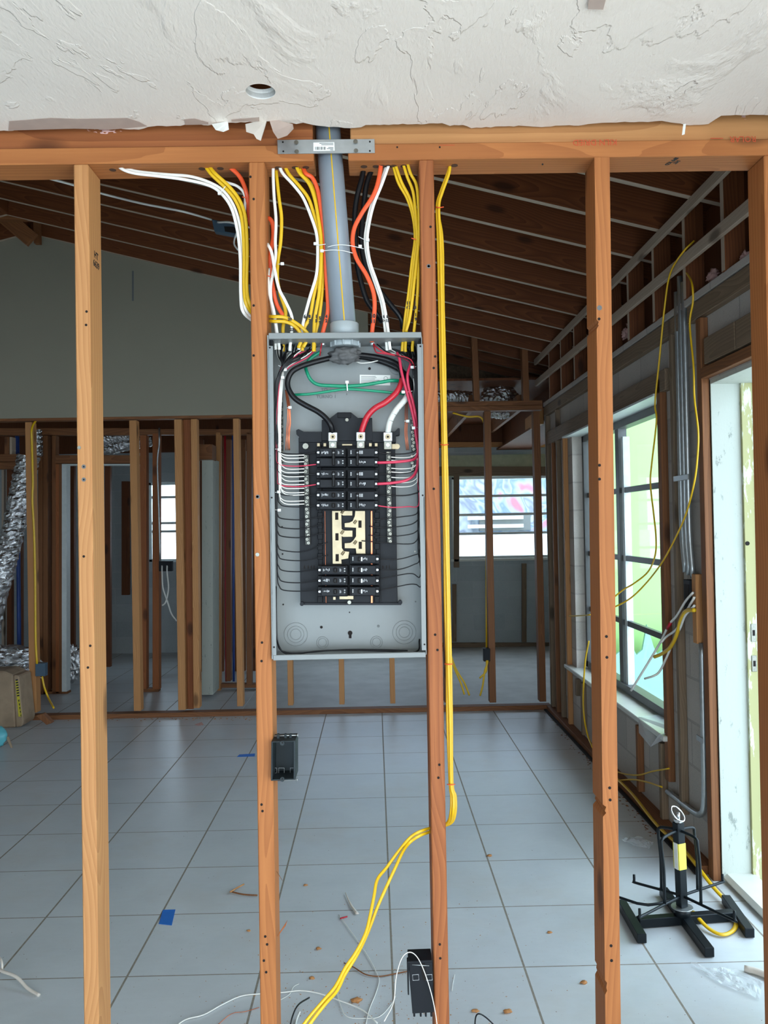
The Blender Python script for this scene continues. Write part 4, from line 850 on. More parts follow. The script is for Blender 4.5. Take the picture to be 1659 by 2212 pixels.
for i, (pts, mk) in enumerate([
    ([(1178, 285), (1215, 420), (1270, 520), (1305, 630), (1318, 760), (1300, 900), (1278, 1100), (1258, 1240), (1243, 1400), (1240, 1435)], '16'),
    ([(1188, 285), (1235, 420), (1285, 520), (1316, 640), (1326, 780), (1310, 920), (1292, 1100), (1272, 1240), (1260, 1400), (1262, 1438)], '17'),
    ([(1235, 275), (1270, 390), (1305, 480), (1320, 600), (1330, 760), (1336, 980), (1328, 1150), (1312, 1310), (1302, 1400), (1302, 1436)], '19'),
    ([(1262, 275), (1290, 370), (1325, 440), (1338, 560), (1342, 700), (1335, 820), (1318, 980), (1300, 1140), (1285, 1240), (1262, 1320)], '18')]):
    C('cable', pts, 'yellow', ['yellow cable of the four before the third stud, outermost of the bow', 'yellow cable of the four before the third stud, second of the bow', 'yellow cable of the four before the third stud, straightest, ending by itself', 'yellow cable of the four before the third stud, tight along the stud'][i], .005, 2.0-i*.004, marks=[(mk[0]+'\n'+mk[1], pts[6][0]-(6 if i != 3 else 0), 1160+(i == 2)*70, .010)], grp=G)
# clasps on the cables
tie([(185, 450), (165, 475), (150, 492)], 'cable tie with a stub on the white cables near the first header hole', conv=c3, Y=1.975)
tie([(785, 795, 1.985), (745, 800), (722, 792)], 'cable tie around the yellow bunch next to the pipe', conv=c3, Y=1.985)
tie([(500, 915, 1.99), (525, 912, 1.988)], 'cable tie on the straight yellow cable', conv=c3, Y=1.988)
tie([(980, 750, 1.99), (1010, 765, 1.985), (1035, 770)], 'cable tie on the white pair beyond the pipe', conv=c3, Y=1.985)
o = tie([(760, 835, 1.966), (820, 830, 1.966), (880, 833), (945, 848, 1.975)], 'long cable tie strapped around the grey pipe, lower strand', conv=c3, Y=1.966, head=(762, 835, 1.968))
o = tie([(795, 812, 1.97), (850, 800), (920, 802), (1010, 822, 1.985)], 'long cable tie strapped around the grey pipe, upper strand', conv=c3, Y=1.966, head=(990, 808, 1.985))
for (x, y, lab) in ((445, 985, 'thin red twist tie on the white cables beside the stud'), (300, 515, 'thin red twist tie on the thin white cable under the orange one'), (1310, 762, 'thin red twist tie on the yellow four')):
    tag(tube('twist_tie', [at(*c3(x-14, y-3), 1.985), at(*c3(x, y+1), 1.984), at(*c3(x+14, y+6), 1.985)], .0012, 'orange', None, 6, 3), lab, 'twist tie', 'red twist ties')
# pair of yellow cables down the side of the third stud, looping out near the floor
def stud3x(y): return 938+(975-938)*(y-332)/(2212-332)
for i in (0, 1, 2):
    dx = i*3.9
    pts = [(974-i*3, 345), (968+i*2.5, 372), (952+dx*.9, 415), (944+dx, 447)] + [(stud3x(y)+5.5+dx+random.uniform(-.8, .8), y) for y in range(520, 1690, 130)] + [(972+dx*.6, 1690), (975+dx*1.1, 1720), (974+dx*1.2, 1755), (966+dx, 1778, 2.03), (940, 1788, 2.05)]
    if i == 2: pts = pts[3:]; pts[0] = (946, 460, 2.02)
    C('cable', pts, 'yellow', ['yellow cable running down the side of the third stud, nearest the wood', 'yellow cable running down the side of the third stud, farther from the wood', 'yellow cable running down the side of the third stud, behind the other two'][i], .0048, 2.005+(.012 if i == 2 else -.004*i), None, grp='yellow cables down the third stud', flat=.6)
for y, lab in ((447, 'near its top'), (960, 'beside the breakers'), (1434, 'just below the panel'), (1694, 'above the loop')):
    x = stud3x(y)+4; tag(tube('twist_tie', [at(x-3, y, 1.998), at(x+5, y+1.5, 1.994), at(x+14, y, 1.998)], .0013, 'orange', None, 6, 3), 'thin red tie holding the yellow cables to the third stud, '+lab, 'twist tie', 'red twist ties')
tail = [[(948, 1782, 2.04), (928, 1789, 2.0), (905, 1797), (885, 1810), (860, 1840), (835, 1874), (815, 1900), (808, 1935), (800, 1975), (790, 2015), (770, 2055), (745, 2092), (725, 2130), (700, 2160), (670, 2195), (640, 2235)],
        [(948, 1790, 2.04), (928, 1797, 2.0), (905, 1806), (885, 1820), (870, 1840), (855, 1872), (835, 1915), (815, 1960), (800, 2000), (785, 2035), (768, 2068), (745, 2105), (728, 2140), (705, 2166), (678, 2200), (650, 2240)]]
for i, t2 in enumerate(tail):
    n_ = len(t2); q = []
    for k, p in enumerate(t2): q.append((p[0], p[1], p[2] if len(p) > 2 else 1.98-.30*max(0, (k-3)/(n_-4))-.003*i))
    C('cable', q, 'yellow', ['yellow cable end drooping from behind the third stud, upper of the pair', 'yellow cable end drooping from behind the third stud, lower of the pair'][i], .0052, 1.98, None, grp='drooping yellow cable ends', flat=.7)
# ------------------------------------------------ outlet boxes on the near studs
def gang_box():
    r = empty('outlet_box', at(613, 1640, 1.95), 'open grey plastic outlet box nailed to the stud below the panel', 'outlet box')
    q = lambda nm, px, Y, d, m='pvcbox', p=r, bv=.0008: quadbox(nm, px, Y, d, m, p, bv)
    Yf = 1.94; O = [(585, 1685), (637, 1683), (637, 1601), (586, 1603)]
    q('back', O, Yf+.068, .003)
    q('side_wall', [(585, 1686), (588.5, 1686), (589, 1602), (586, 1602)], Yf, .07); q('side_wall', [(634, 1684), (638, 1684), (638, 1600), (634, 1600)], Yf, .07)
    q('end_wall', [(586, 1604.5), (637, 1602.5), (637, 1600), (586, 1602)], Yf, .07); q('end_wall', [(585, 1687), (638, 1685), (638, 1682), (585, 1684)], Yf, .07)
    for x, y in ((610, 1604.5), (610, 1682.5)):
        b = cyl('screw_boss', at(x, y, Yf+.001), (0, 1, 0), .0052, .01, 'pvcbox', r, 14); cyl('boss_hole', at(x, y, Yf-.0042), (0, 1, 0), .0018, .001, 'hole', b, 8)
    for x in (592, 608, 633):
        bm = bmesh.new(); 
        P = [at(x+dx, y, Yf+.05) for dx, y in ((-6, 1670), (6, 1670), (6, 1659), (-6, 1659))]
        add_tube(bm, [p-P[0] for p in P], .0005, 4, 0, closed=True); o = mobj('knockout_line', bm, 'print'); o.location = P[0]; put(o, r)
    nl_ = tube('nail', [at(592, 1590, Yf+.03), at(643, 1588, Yf+.03)], .0017, 'galv', r, 8, 0)
    cyl('nail_head', at(643, 1588, Yf+.03), (1, 0, 0), .004, .002, 'galv', r, 12)
    tube('nail', [at(600, 1686, Yf+.05), at(642, 1684, Yf+.05)], .0017, 'galv', r, 8, 0); cyl('nail_head', at(642, 1684, Yf+.05), (1, 0, 0), .004, .002, 'galv', r, 12)
    for x in (600, 616, 627): q('nail_lug', [(x-3, 1601), (x+4, 1601), (x+3, 1586), (x-2, 1586)], Yf+.026, .01)
M['pvcbox'] = plain('dark_grey_box', (40, 47, 50), .55, 0, .08, spec=.25)
gang_box()
r = empty('outlet_box', at(910, 2135, 1.99), 'closed looking black outlet box low on the third stud, thin white wire looping over it', 'outlet box')
q = lambda nm, px, Y, d, m='black2', p=r, bv=.001: quadbox(nm, px, Y, d, m, p, bv)
q('body', [(891, 2190), (937, 2187), (934, 2078), (882, 2080)], 1.935, .062)
q('front_rim', [(881, 2150), (884, 2150), (883, 2076), (879, 2078)], 1.93, .02); q('top_rim', [(882, 2082), (934, 2079), (933, 2074), (881, 2077)], 1.93, .01)
q('channel', [(914, 2118), (921, 2118), (918, 2082), (909, 2082)], 1.933, .002, 'hole', r, 0)
for x0 in (892, 921):
    P = [at(x, y, 1.934) for x, y in ((x0, 2118), (x0+13, 2117), (x0+12, 2105), (x0-1, 2106))]; bm = bmesh.new(); add_tube(bm, [p-P[0] for p in P], .0006, 4, 0, closed=True); o = mobj('knockout_line', bm, 'print'); o.location = P[0]; put(o, r)
for x0 in (893, 907, 918, 930): q('foot_tab', [(x0, 2197), (x0+4, 2197), (x0+4, 2187), (x0, 2187)], 1.94, .01)
tube('nail', [at(890, 2084, 1.934), at(927, 2086, 1.934)], .0012, 'galv', r, 6, 0)
tag(tube('thin_wire', [at(x, y, Y) for x, y, Y in ((830, 2206, 1.8), (850, 2165, 1.85), (856, 2110, 1.88), (868, 2070, 1.9), (884, 2057, 1.91), (900, 2066, 1.92), (915, 2095, 1.925), (930, 2140, 1.925), (940, 2185, 1.92), (946, 2230, 1.91))], .0011, 'white', None, 6), 'thin white wire arching over the black outlet box low on the third stud', 'wire')
M['yard_white'] = plain('bright_yard_white', (236, 238, 240), .8)
# ================================================================ ROOF FRAMING
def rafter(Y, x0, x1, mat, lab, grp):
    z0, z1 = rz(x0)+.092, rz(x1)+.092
    return tag(board('roof_rafter', (x0, Y, z0), (x1, Y, z1), .038, .18, mat, (0, 1, 0), under='pale_strip_and_lit_face'), lab, 'rafter', grp)  # paler underside puts light bounced off the floor into the colour
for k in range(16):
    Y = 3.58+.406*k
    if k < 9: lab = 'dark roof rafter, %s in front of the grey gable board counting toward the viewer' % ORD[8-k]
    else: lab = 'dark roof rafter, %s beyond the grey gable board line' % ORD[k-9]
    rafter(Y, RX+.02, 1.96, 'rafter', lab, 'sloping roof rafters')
for k in range(4):
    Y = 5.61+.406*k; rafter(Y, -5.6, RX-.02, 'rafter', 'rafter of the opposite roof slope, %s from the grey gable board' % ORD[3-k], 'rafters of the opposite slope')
tag(board('ridge_beam', (RX, 3.4, RZ+.10), (RX, 10.3, RZ+.10), .038, .2, 'rafter', (1, 0, 0)), 'ridge board where both roof slopes meet', 'beam')
tag(board('collar_tie', at(-80, 458, 6.45), at(250, 458, 6.45), .14, .038, 'old', (0, 0, 1)), 'level timber near the roof peak spanning under the ridge', 'timber')
tag(board('roof_brace', at(70, 519, 6.5), at(12, 470, 6.5), .12, .038, 'old', (0, 0, 1)), 'short slanted brace ending at the roof peak above the grey board', 'timber')
tag(quadbox('peak_block', [(73, 525), (85, 525), (84, 480), (72, 480)], 6.7, .05, 'old'), 'small post end poking down at the tip of the roof peak', 'timber')
# ledger strips and short studs over the block wall
def strip(nm, a, b, w, d, mat, lab, X, cat='strip', grp=None):
    return tag(board(nm, atX(*a, X), atX(*b, X), w, d, mat, (0, 0, 1)), lab, cat, grp)
strip('ledger_strip', (1640, 290), (1156, 783), .048, .02, 'pale_strip_and_lit_face', 'upper long pale strip running back under the rafters above the block wall', 1.40, grp='long pale ledger strips')
strip('ledger_strip', (1660, 412), (1158, 828), .052, .02, 'pale_strip_and_lit_face', 'lower long pale strip running back above the block wall', 1.40, grp='long pale ledger strips')
for k in range(9):
    Y = 3.30+.413*k
    cs = tag(board('cripple_stud', (1.455, Y, 2.53), (1.455, Y, rz(1.45)+.03), .085, .036, 'rafter', (1, 0, 0)), 'short upright behind the pale ledger strips, %s from the doorway end' % ORD[k], 'stud', 'short uprights over the block wall'); cs.data.materials.append(M['pale_strip_and_lit_face'])
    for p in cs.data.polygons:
        if (cs.matrix_basis.to_3x3() @ p.normal).x < -.8: p.material_index = 1  # edges facing the room painted pale, as if lit
struct(box('trim_wall_cap', (1.42, 2.3, 2.50), (1.66, 6.9, 2.535), 'block', bv=.004))
struct(box('trim_dark_blocking', (1.62, 2.0, 2.50), (1.66, 10.4, 3.02), 'rafter', bv=0))
for i, (px, py, r) in enumerate(((1370, 705, .05), (1352, 722, .035), (1255, 800, .03), (1540, 596, .03), (1610, 556, .025), (1585, 572, .022))):
    tag(lump('insulation_tuft', atX(px, py, 1.47), r, 'pinkwool', amp=.9, seed=i, freq=3, scale=(.5, 1.3, .8)), 'pink insulation tuft on top of the block wall, %s' % ['largest, between two uprights', 'smaller one beside the largest', 'far one near the window end', 'beside the grey conduits', 'nearest the doorway stud', 'second from the doorway stud'][i], 'insulation', 'insulation tufts on the block wall')
# ================================================================ RIGHT BLOCK WALL: furring, window, door
XF = 1.432
def fur(y0, y1, z0, z1, lab, mat='grey_wood', w=None, X=XF, d=.034, nm='furring_strip', grp='furring strips on the block wall'):
    o = board(nm, (X, (y0+y1)/2, z0), (X, (y0+y1)/2, z1), y1-y0, d, mat, (0, 1, 0)) if z1-z0 > y1-y0 else board(nm, (X, y0, (z0+z1)/2), (X, y1, (z0+z1)/2), z1-z0, d, mat, (0, 0, 1))
    return tag(o, lab, 'furring strip', grp)
fur(3.80, 6.85, 2.415, 2.49, 'long top furring strip under the wall cap, from the conduits to the far corner'); fur(2.4, 3.70, 2.415, 2.49, 'top furring strip under the wall cap, short length over the doorway')
fur(4.0, 6.75, 2.17, 2.275, 'wide horizontal board above the big window')
for Y, z0, z1, lab, mt in ((6.79, .04, 2.41, 'upright furring strip tight in the far corner', 'grey_wood'), (6.42, .04, 2.41, 'upright furring strip between the far corner and the window', 'grey_wood'), (6.60, .04, 2.17, 'thin upright strip between the two strips by the far corner', 'old'), (6.20, .04, 2.17, 'upright strip along the far jamb of the big window', 'stud_b'),
                           (4.10, .26, 2.24, 'thick brown upright board along the near jamb of the big window', 'old'), (3.92, .16, 2.49, 'upright strip just beside the grey conduits', 'grey_wood'), (3.58, 0, 2.41, 'brown upright trimmer at the edge of the doorway', 'old')):
    w = .05 if 'thick' in lab or 'trimmer' in lab else .036
    fur(Y-w/2, Y+w/2, z0, z1, lab, mt)
for Y, z0, z1, lab in ((5.95, .30, .42, 'short block under the far end of the window sill'), (5.80, .06, .42, 'first short strip under the window sill from the far end'), (4.57, .06, .42, 'second short strip under the window sill, brown'), (4.20, .04, .42, 'short strip under the near end of the window sill')): fur(Y-.018, Y+.018, z0, z1, lab, 'old' if 'brown' in lab else 'grey_wood')
fur(3.22, 3.52, 2.20, 2.31, 'stamped board over the doorway, far piece', 'grey_wood'); fur(2.5, 3.21, 2.20, 2.31, 'stamped board over the doorway, near piece', 'grey_wood'); fur(2.5, 3.56, 2.145, 2.19, 'reddish head board directly over the doorway', 'old')
tag(board('wall_plate', (1.418, 3.62, .02), (1.418, 6.84, .02), .065, .038, 'old', (1, 0, 0)), 'long floor plank along the foot of the block wall', 'plank')
tag(board('dark_floor_strip', (1.372, 3.62, .006), (1.372, 6.84, .006), .02, .012, 'hole', (1, 0, 0)), 'dark strip on the floor along the wall plank', 'strip')  # narrow near-black strip laid against the wall plank
# window
WY0, WY1, WZ0, WZ1, WXm = 4.13, 6.05, .49, 2.16, 1.55
wn = struct(box('window_1', (WXm-.03, WY0, WZ1-.045), (WXm+.04, WY1, WZ1), 'winframe', bv=.002))
def wp(nm, a, b, m='winframe', par=wn, bv=.0015): return box(nm, a, b, m, par, bv)
wp('frame_bottom', (WXm-.03, WY0, WZ0), (WXm+.04, WY1, WZ0+.045)); wp('frame_side', (WXm-.03, WY1-.04, WZ0), (WXm+.04, WY1, WZ1)); wp('frame_side', (WXm-.03, WY0, WZ0), (WXm+.04, WY0+.04, WZ1))
wp('mullion', (WXm-.02, 5.18, WZ0), (WXm+.035, 5.25, WZ1)); wp('mullion', (WXm-.012, 5.11, WZ0), (WXm+.03, 5.15, WZ1-.1), 'alu'); wp('sash_stile', (WXm-.012, 5.90, WZ0), (WXm+.03, 5.94, WZ1-.05), 'alu')
for z in (.91, 1.31, 1.73): wp('muntin', (WXm-.008, WY0+.03, z-.017), (WXm+.018, WY1-.03, z+.017))
for (a, b) in ((WY0+.03, 5.19), (5.24, WY1-.03)): wp('pane', (WXm+.002, a, WZ0+.03), (WXm+.006, b, WZ1-.03), 'glass', bv=0)
struct(box('window_sill', (1.395, 4.08, .455), (1.60, 6.22, .482), 'sill', bv=.004))
struct(box('trim_window_head', (1.40, WY0, WZ1), (1.62, WY1+.1, WZ1+.012), 'alu', bv=.001))
tag(prism('plastic_film', [Vector(p) for p in ((1.38, 4.1, .485), (1.50, 4.12, .50), (1.52, 4.5, .49), (1.40, 4.48, .487), (1.375, 4.40, .42), (1.37, 4.2, .40))], (0, 0, .002), 'film'), 'crumpled translucent plastic film draped on the near end of the window sill', 'plastic film')
# doorway
dj = struct(box('door_1', (1.45, 3.545, 0), (1.575, 3.56, 2.14), 'jamb', bv=.001))
box('door_stop', (1.575, 3.53, 0), (1.625, 3.56, 2.12), 'peel', dj, .001); box('weather_strip', (1.625, 3.525, 0), (1.637, 3.56, 2.12), 'winframe', dj, 0); box('outer_casing', (1.637, 3.52, 0), (1.70, 3.56, 2.14), 'alu', dj, .001)
box('head_jamb', (1.45, 2.55, 2.12), (1.66, 3.545, 2.14), 'jamb', dj, .001)
for z, h in ((1.055, .038), (.925, .034)):
    sp_ = box('strike_plate', (1.590, 3.526, z-h), (1.612, 3.531, z+h), 'zinc', dj, .001); box('strike_hole', (1.596, 3.5250, z-.012), (1.606, 3.527, z+.012), 'hole', sp_, 0)
c_ = cyl('hinge_hole', (1.585, 3.5288, 1.435), (0, 1, 0), .009, .003, 'hole', dj)
struct(box('trim_door_sill', (1.455, 2.55, .0), (1.60, 3.56, .035), 'sill', bv=.015))
# conduits on the block wall
for i, (Y, zt, zb) in enumerate(((3.845, 2.60, 1.30), (3.80, 2.66, 1.29), (3.755, 2.62, 1.28))):
    p = [(1.424, Y, zt), (1.424, Y, 1.9), (1.424, Y, 1.5), (1.424, Y-.03*(1 if i else 1), zb)]
    o = tube('wall_conduit', p, .0125, 'galv', None, 12, 4); tag(o, 'grey upright conduit on the block wall, %s' % ['farthest of the three', 'middle of the three', 'nearest the doorway of the three'][i], 'conduit', 'upright conduits on the block wall')
o = tube('wall_conduit', [(1.424, 3.64, 1.0), (1.424, 3.645, .7), (1.424, 3.65, .40), (1.424, 3.66, .29), (1.424, 3.70, .235), (1.424, 3.78, .215), (1.424, 4.0, .205), (1.424, 4.12, .20)], .014, 'galv', None, 12, 5); tag(o, 'grey conduit dropping down the block wall and bending away near the floor', 'conduit')
tag(box('conduit_strap', (1.405, 3.71, 1.72), (1.412, 3.89, 1.745), 'galv'), 'metal strap across the three upright conduits', 'strap'); tag(box('conduit_strap', (1.408, 3.62, .565), (1.412, 3.69, .59), 'galv'), 'small metal strap on the bending conduit', 'strap')
wb = empty('wall_box', (1.42, 3.74, 1.20), 'dark metal wiring box where the upright conduits end', 'wiring box'); box('box_body', (1.40, 3.70, 1.13), (1.448, 3.78, 1.27), 'black2', wb); box('box_opening', (1.398, 3.715, 1.15), (1.40, 3.765, 1.25), 'hole', wb, 0)
tag(board('wood_block', (1.42, 3.67, .995), (1.42, 3.67, 1.30), .045, .03, 'stud_b', (0, 1, 0)), 'short upright wood block fixed beside the dark wall box', 'wood block')
def WC(pts, mat, lab, r=.005, X=1.38, nm='loose_cable', grp=None):
    P = [atX(p[0], p[1], p[2] if len(p) > 2 else X) for p in pts]; return tag(tube(nm, P, r, mat, None, 8, 6), lab, 'cable', grp)
WC([(1500, 520, 1.42), (1475, 545), (1448, 590), (1436, 660), (1424, 780), (1415, 870), (1418, 910), (1408, 1000), (1405, 1045), (1412, 1110), (1417, 1160), (1415, 1200), (1400, 1235), (1370, 1260, 1.33), (1345, 1275, 1.28), (1315, 1300, 1.2)], 'yellow', 'long yellow cable hanging from the ledger strip across the window, upper end curl', .0043)
WC([(1482, 588, 1.42), (1494, 610), (1497, 650), (1490, 700), (1498, 790), (1500, 860), (1508, 930), (1507, 980), (1500, 1040), (1482, 1110), (1455, 1170), (1430, 1215), (1400, 1255), (1365, 1290, 1.33), (1330, 1310, 1.26), (1300, 1318, 1.2)], 'yellow', 'long yellow cable hanging beside the conduits then sweeping across the window', .0043)
WC([(1230, 1331, 1.42), (1250, 1330, 1.36), (1275, 1328, 1.3)], 'yellow', 'short yellow cable end across the far window jamb', .0045)
WC([(1272, 1385, 1.36), (1264, 1430), (1260, 1500), (1262, 1550), (1270, 1590), (1280, 1615, 1.35)], 'yellow', 'yellow cable hanging in front of the far end of the sill', .0055, 1.36)
for i, pts in enumerate([[(1497, 1280), (1480, 1300), (1462, 1330), (1445, 1350), (1425, 1390), (1395, 1440, 1.34), (1363, 1492, 1.3)], [(1500, 1308), (1480, 1330), (1470, 1355), (1455, 1385), (1440, 1420), (1425, 1450), (1412, 1460, 1.36), (1393, 1466, 1.34)], [(1500, 1290), (1482, 1322), (1462, 1358), (1440, 1375), (1428, 1388, 1.37)]]):
    WC(pts, 'white', ['longest grey white cable splaying from the wall box down across the window', 'grey white cable splaying from the wall box and curling below the yellow one', 'short grey white cable splaying from the wall box'][i], .0055, 1.39)
WC([(1500, 1318), (1482, 1320), (1470, 1340), (1462, 1370), (1448, 1398), (1430, 1412), (1414, 1419, 1.37)], 'yellow', 'flat yellow cable splaying from the wall box', .009, 1.385)
tag(tube('tape_band', [atX(1449, 1345, 1.388), atX(1441, 1358, 1.388)], .0075, 'red', None, 10, 0), 'red band around the longest splaying cable', 'tape')
for pts, lab, r in (([(1325, 1664), (1350, 1672), (1380, 1674), (1410, 1666), (1445, 1660)], 'thin yellow cable along the wall foot, upper of two', .004), ([(1325, 1688), (1345, 1685), (1370, 1684), (1400, 1690), (1430, 1700)], 'thin yellow cable running into the bending conduit', .0045)):
    WC(pts, 'yellow', lab, r, 1.39)
P = [Vector(p) for p in ((1.372, 5.3, .03), (1.37, 4.95, .05), (1.375, 4.55, .055), (1.36, 4.1, .045), (1.37, 3.75, .05), (1.365, 3.45, .03), (1.375, 3.28, .012), (1.33, 3.14, .01), (1.26, 3.08, .01), (1.22, 3.12, .014), (1.20, 3.22, .03))]
tag(tube('floor_cable', P, .009, 'yellow', None, 10, 8, flat=.6), 'thick yellow cable along the foot of the block wall, ending under the reel stand', 'cable')
# ================================================================ FAR STUD WALL
def fstud(xt, yt, xb, yb, wpx, mat, lab, Y=YP, D=.089, zt=None, nm='wall_stud', grp='studs of the far wall', cat='stud'):
    a, b = at(xt, yt, Y), at(xb, yb, Y); a2 = at(xt+wpx, yt, Y); w = (a2-a).length
    return tag(board(nm, (b.x+w/2, Y+D/2, b.z), (a.x+w/2, Y+D/2, a.z), w, D, mat), lab, cat, grp)
zt = at(300, 906, YP).z
tag(board('top_plate', (-5.2, YP+.045, zt+.03), (at(545, 900, YP).x+.9, YP+.045, zt+.03), .055, .089, 'old', (0, 0, 1)), 'timber plate directly under the grey gable board', 'plank')
xr0, xr1 = at(700, 880, YP).x, at(1172, 880, YP).x; zr = at(1060, 887, YP).z
tag(board('top_plate', (xr0, YP+.045, zr+.02), (xr1, YP+.045, zr+.02), .038, .089, 'old', (0, 0, 1)), 'lower plate over the far window opening in the far stud wall', 'plank'); tag(board('top_plate', (xr0, YP+.045, zr+.06), (xr1, YP+.045, zr+.06), .038, .089, 'old', (0, 0, 1)), 'upper plate over the far window opening in the far stud wall', 'plank')
tag(board('bottom_plate', (-4.2, YP+.045, .019), (xr1+.02, YP+.045, .019), .038, .089, 'old', (0, 0, 1)), 'long floor plate of the far stud wall', 'plank')
fs = [(54, 912, 64, 1540, 15, 'stud_b', 'far stud with the yellow cable and blue grey box'), (279, 908, 289, 1536, 15, 'stud_b', 'far stud standing alone nearest the small bright window'), (376, 906, 385, 1534, 15.5, 'stud_b', 'far stud on the near side of the reddish plank'), (412, 905, 418, 1530, 13, 'stud_b', 'far stud on the other side of the reddish plank'), (503, 904, 512, 1526, 13, 'stud_b', 'far stud just before the near stud of the panel'),
      (613, 902, 622, 1524, 11, 'stud_b', 'far stud foot showing below the panel, first from the stud with the open box'), (723, 900, 733, 1522, 11, 'stud_b', 'far stud foot showing below the panel, second from the stud with the open box'), (832, 898, 843, 1520, 11, 'stud_b', 'far stud foot showing below the panel, third from the stud with the open box'), (1046, 888, 1058, 1518, 14, 'old', 'far stud standing in front of the far window'), (1152, 888, 1166, 1516, 14, 'old', 'far stud in the corner at the block wall'), (955, 888, 960, 1518, 12, 'old', 'far stud hidden mostly behind the yellow cables')]
for f_ in fs: fstud(*f_[:5], f_[5], f_[6])
fstud(394, 906, 400, 1532, 18, 'stud_c', 'wide reddish plank between two far studs', YP+.09, .038, cat='plank', grp=None)
fstud(1018, 722, 1024, 866, 13, 'old', 'upright above the far plates, nearer the yellow cables', grp='uprights above the far plates'); fstud(1127, 742, 1131, 866, 13, 'old', 'upright above the far plates, nearer the block wall', grp='uprights above the far plates')
def farbox(x0, y0, x1, y1, Y, lab, mat='bluebox'):
    r = empty('outlet_box', at((x0+x1)/2, (y0+y1)/2, Y), lab, 'outlet box'); quadbox('body', [(x0, y1), (x1, y0)], Y-.005, .06, mat, r, .002); quadbox('rim', [(x0, y0+2.5), (x1, y0)], Y-.008, .01, mat, r, .001); return r
M['bluebox'] = plain('slate_blue_box', (64, 84, 100), .5)
farbox(76, 1433, 97, 1461, YP-.02, 'blue grey outlet box on the far stud at the left end'); farbox(1045, 1401, 1059, 1429, YP-.02, 'dark outlet box on the far stud in front of the far window', 'black2'); farbox(962, 1404, 977, 1430, YP-.02, 'dark outlet box peeking out beside the vertical yellow cables', 'black2')
farbox(343, 1212, 371, 1234, 7.93, 'black double box hanging in front of the small bright window', 'black2')
def FC(pts, mat, lab, Y=YP-.03, r=.008, grp=None, nm='far_cable'):
    return tag(tube(nm, [at(p[0], p[1], p[2] if len(p) > 2 else Y) for p in pts], r, mat, None, 6, 5), lab, 'cable', grp)
FC([(80, 905, YP+.05), (69, 925), (69, 960), (71, 1040), (70, 1080), (74, 1160), (76, 1260), (77, 1380), (80, 1434)], 'yellow', 'yellow cable running down the far stud into the blue grey box', r=.009)
FC([(91, 1461), (96, 1485), (105, 1508), (116, 1529, 6.6)], 'yellow', 'yellow cable tail below the blue grey box')
FC([(1051, 1415, YP+.02), (1051, 1432), (1050, 1450), (1036, 1465)], 'yellow', 'shorter yellow tail below the dark box near the far window'); FC([(1053, 1415, YP+.02), (1053, 1432), (1047, 1450), (1043, 1480), (1037, 1503)], 'yellow', 'longer yellow tail below the dark box near the far window')
FC([(970, 1410), (980, 1440), (995, 1475), (1003, 1500)], 'yellow', 'yellow tail below the box by the cables, nearer one'); FC([(972, 1410), (985, 1445), (1003, 1475), (1014, 1502)], 'yellow', 'yellow tail below the box by the cables, longer one')
FC([(978, 892), (1010, 900), (1035, 900), (1045, 912), (1049, 940), (1050, 1100), (1051, 1400)], 'yellow', 'yellow cable curving along the plate and down the far stud', YP+.09, r=.008)
FC([(350, 1222, 7.93), (350, 1238, 7.9), (352, 1270, 7.9), (362, 1300, 7.9), (370, 1325, 7.9), (382, 1342, 7.9)], 'white', 'white cable dropping from the black double box, longer one'); FC([(361, 1222, 7.93), (361, 1238, 7.9), (364, 1270, 7.9), (358, 1300, 7.9), (350, 1308, 7.9)], 'white', 'white cable dropping from the black double box, curling one')
FC([(344, 925, 7.96), (344, 940, 7.9), (344, 960, 7.9), (340, 1000, 7.9), (343, 1100, 7.9), (346, 1212, 7.9)], 'galv', 'grey conduit rising from the black double box', r=.009)
# ================================================================ ROOMS BEHIND, left part
Y2 = 7.95
def b2_(x0, y0, x1, y1, lab, mat='old', Y=Y2, D=.089, nm='wall_stud', cat='stud', grp='framing of the second wall'):
    a, b = at((x0+x1)/2, y1, Y+D/2), at((x0+x1)/2, y0, Y+D/2); w = at(x1, y0, Y).x-at(x0, y0, Y).x
    if x1-x0 < y1-y0: o = board(nm, a, b, w, D, mat)
    else: o = board(nm, at(x0, (y0+y1)/2, Y+D/2), at(x1, (y0+y1)/2, Y+D/2), (b-a).length, D, mat, (0, 0, 1))
    return tag(o, lab, cat, grp)
b2_(-60, 926, 300, 941, 'top plate of the second wall at its far left', nm='top_plate', cat='plank'); b2_(296, 928, 560, 940, 'top plate of the second wall above the small bright window', nm='top_plate', cat='plank')
b2_(-60, 982, 86, 998, 'upper header board of the second wall near the silver duct', nm='header_board', cat='plank'); b2_(-60, 999, 86, 1014, 'lower header board of the second wall near the silver duct', nm='header_board', cat='plank'); b2_(124, 984, 300, 1002, 'header board over the dark doorway in the second wall', nm='header_board', cat='plank')
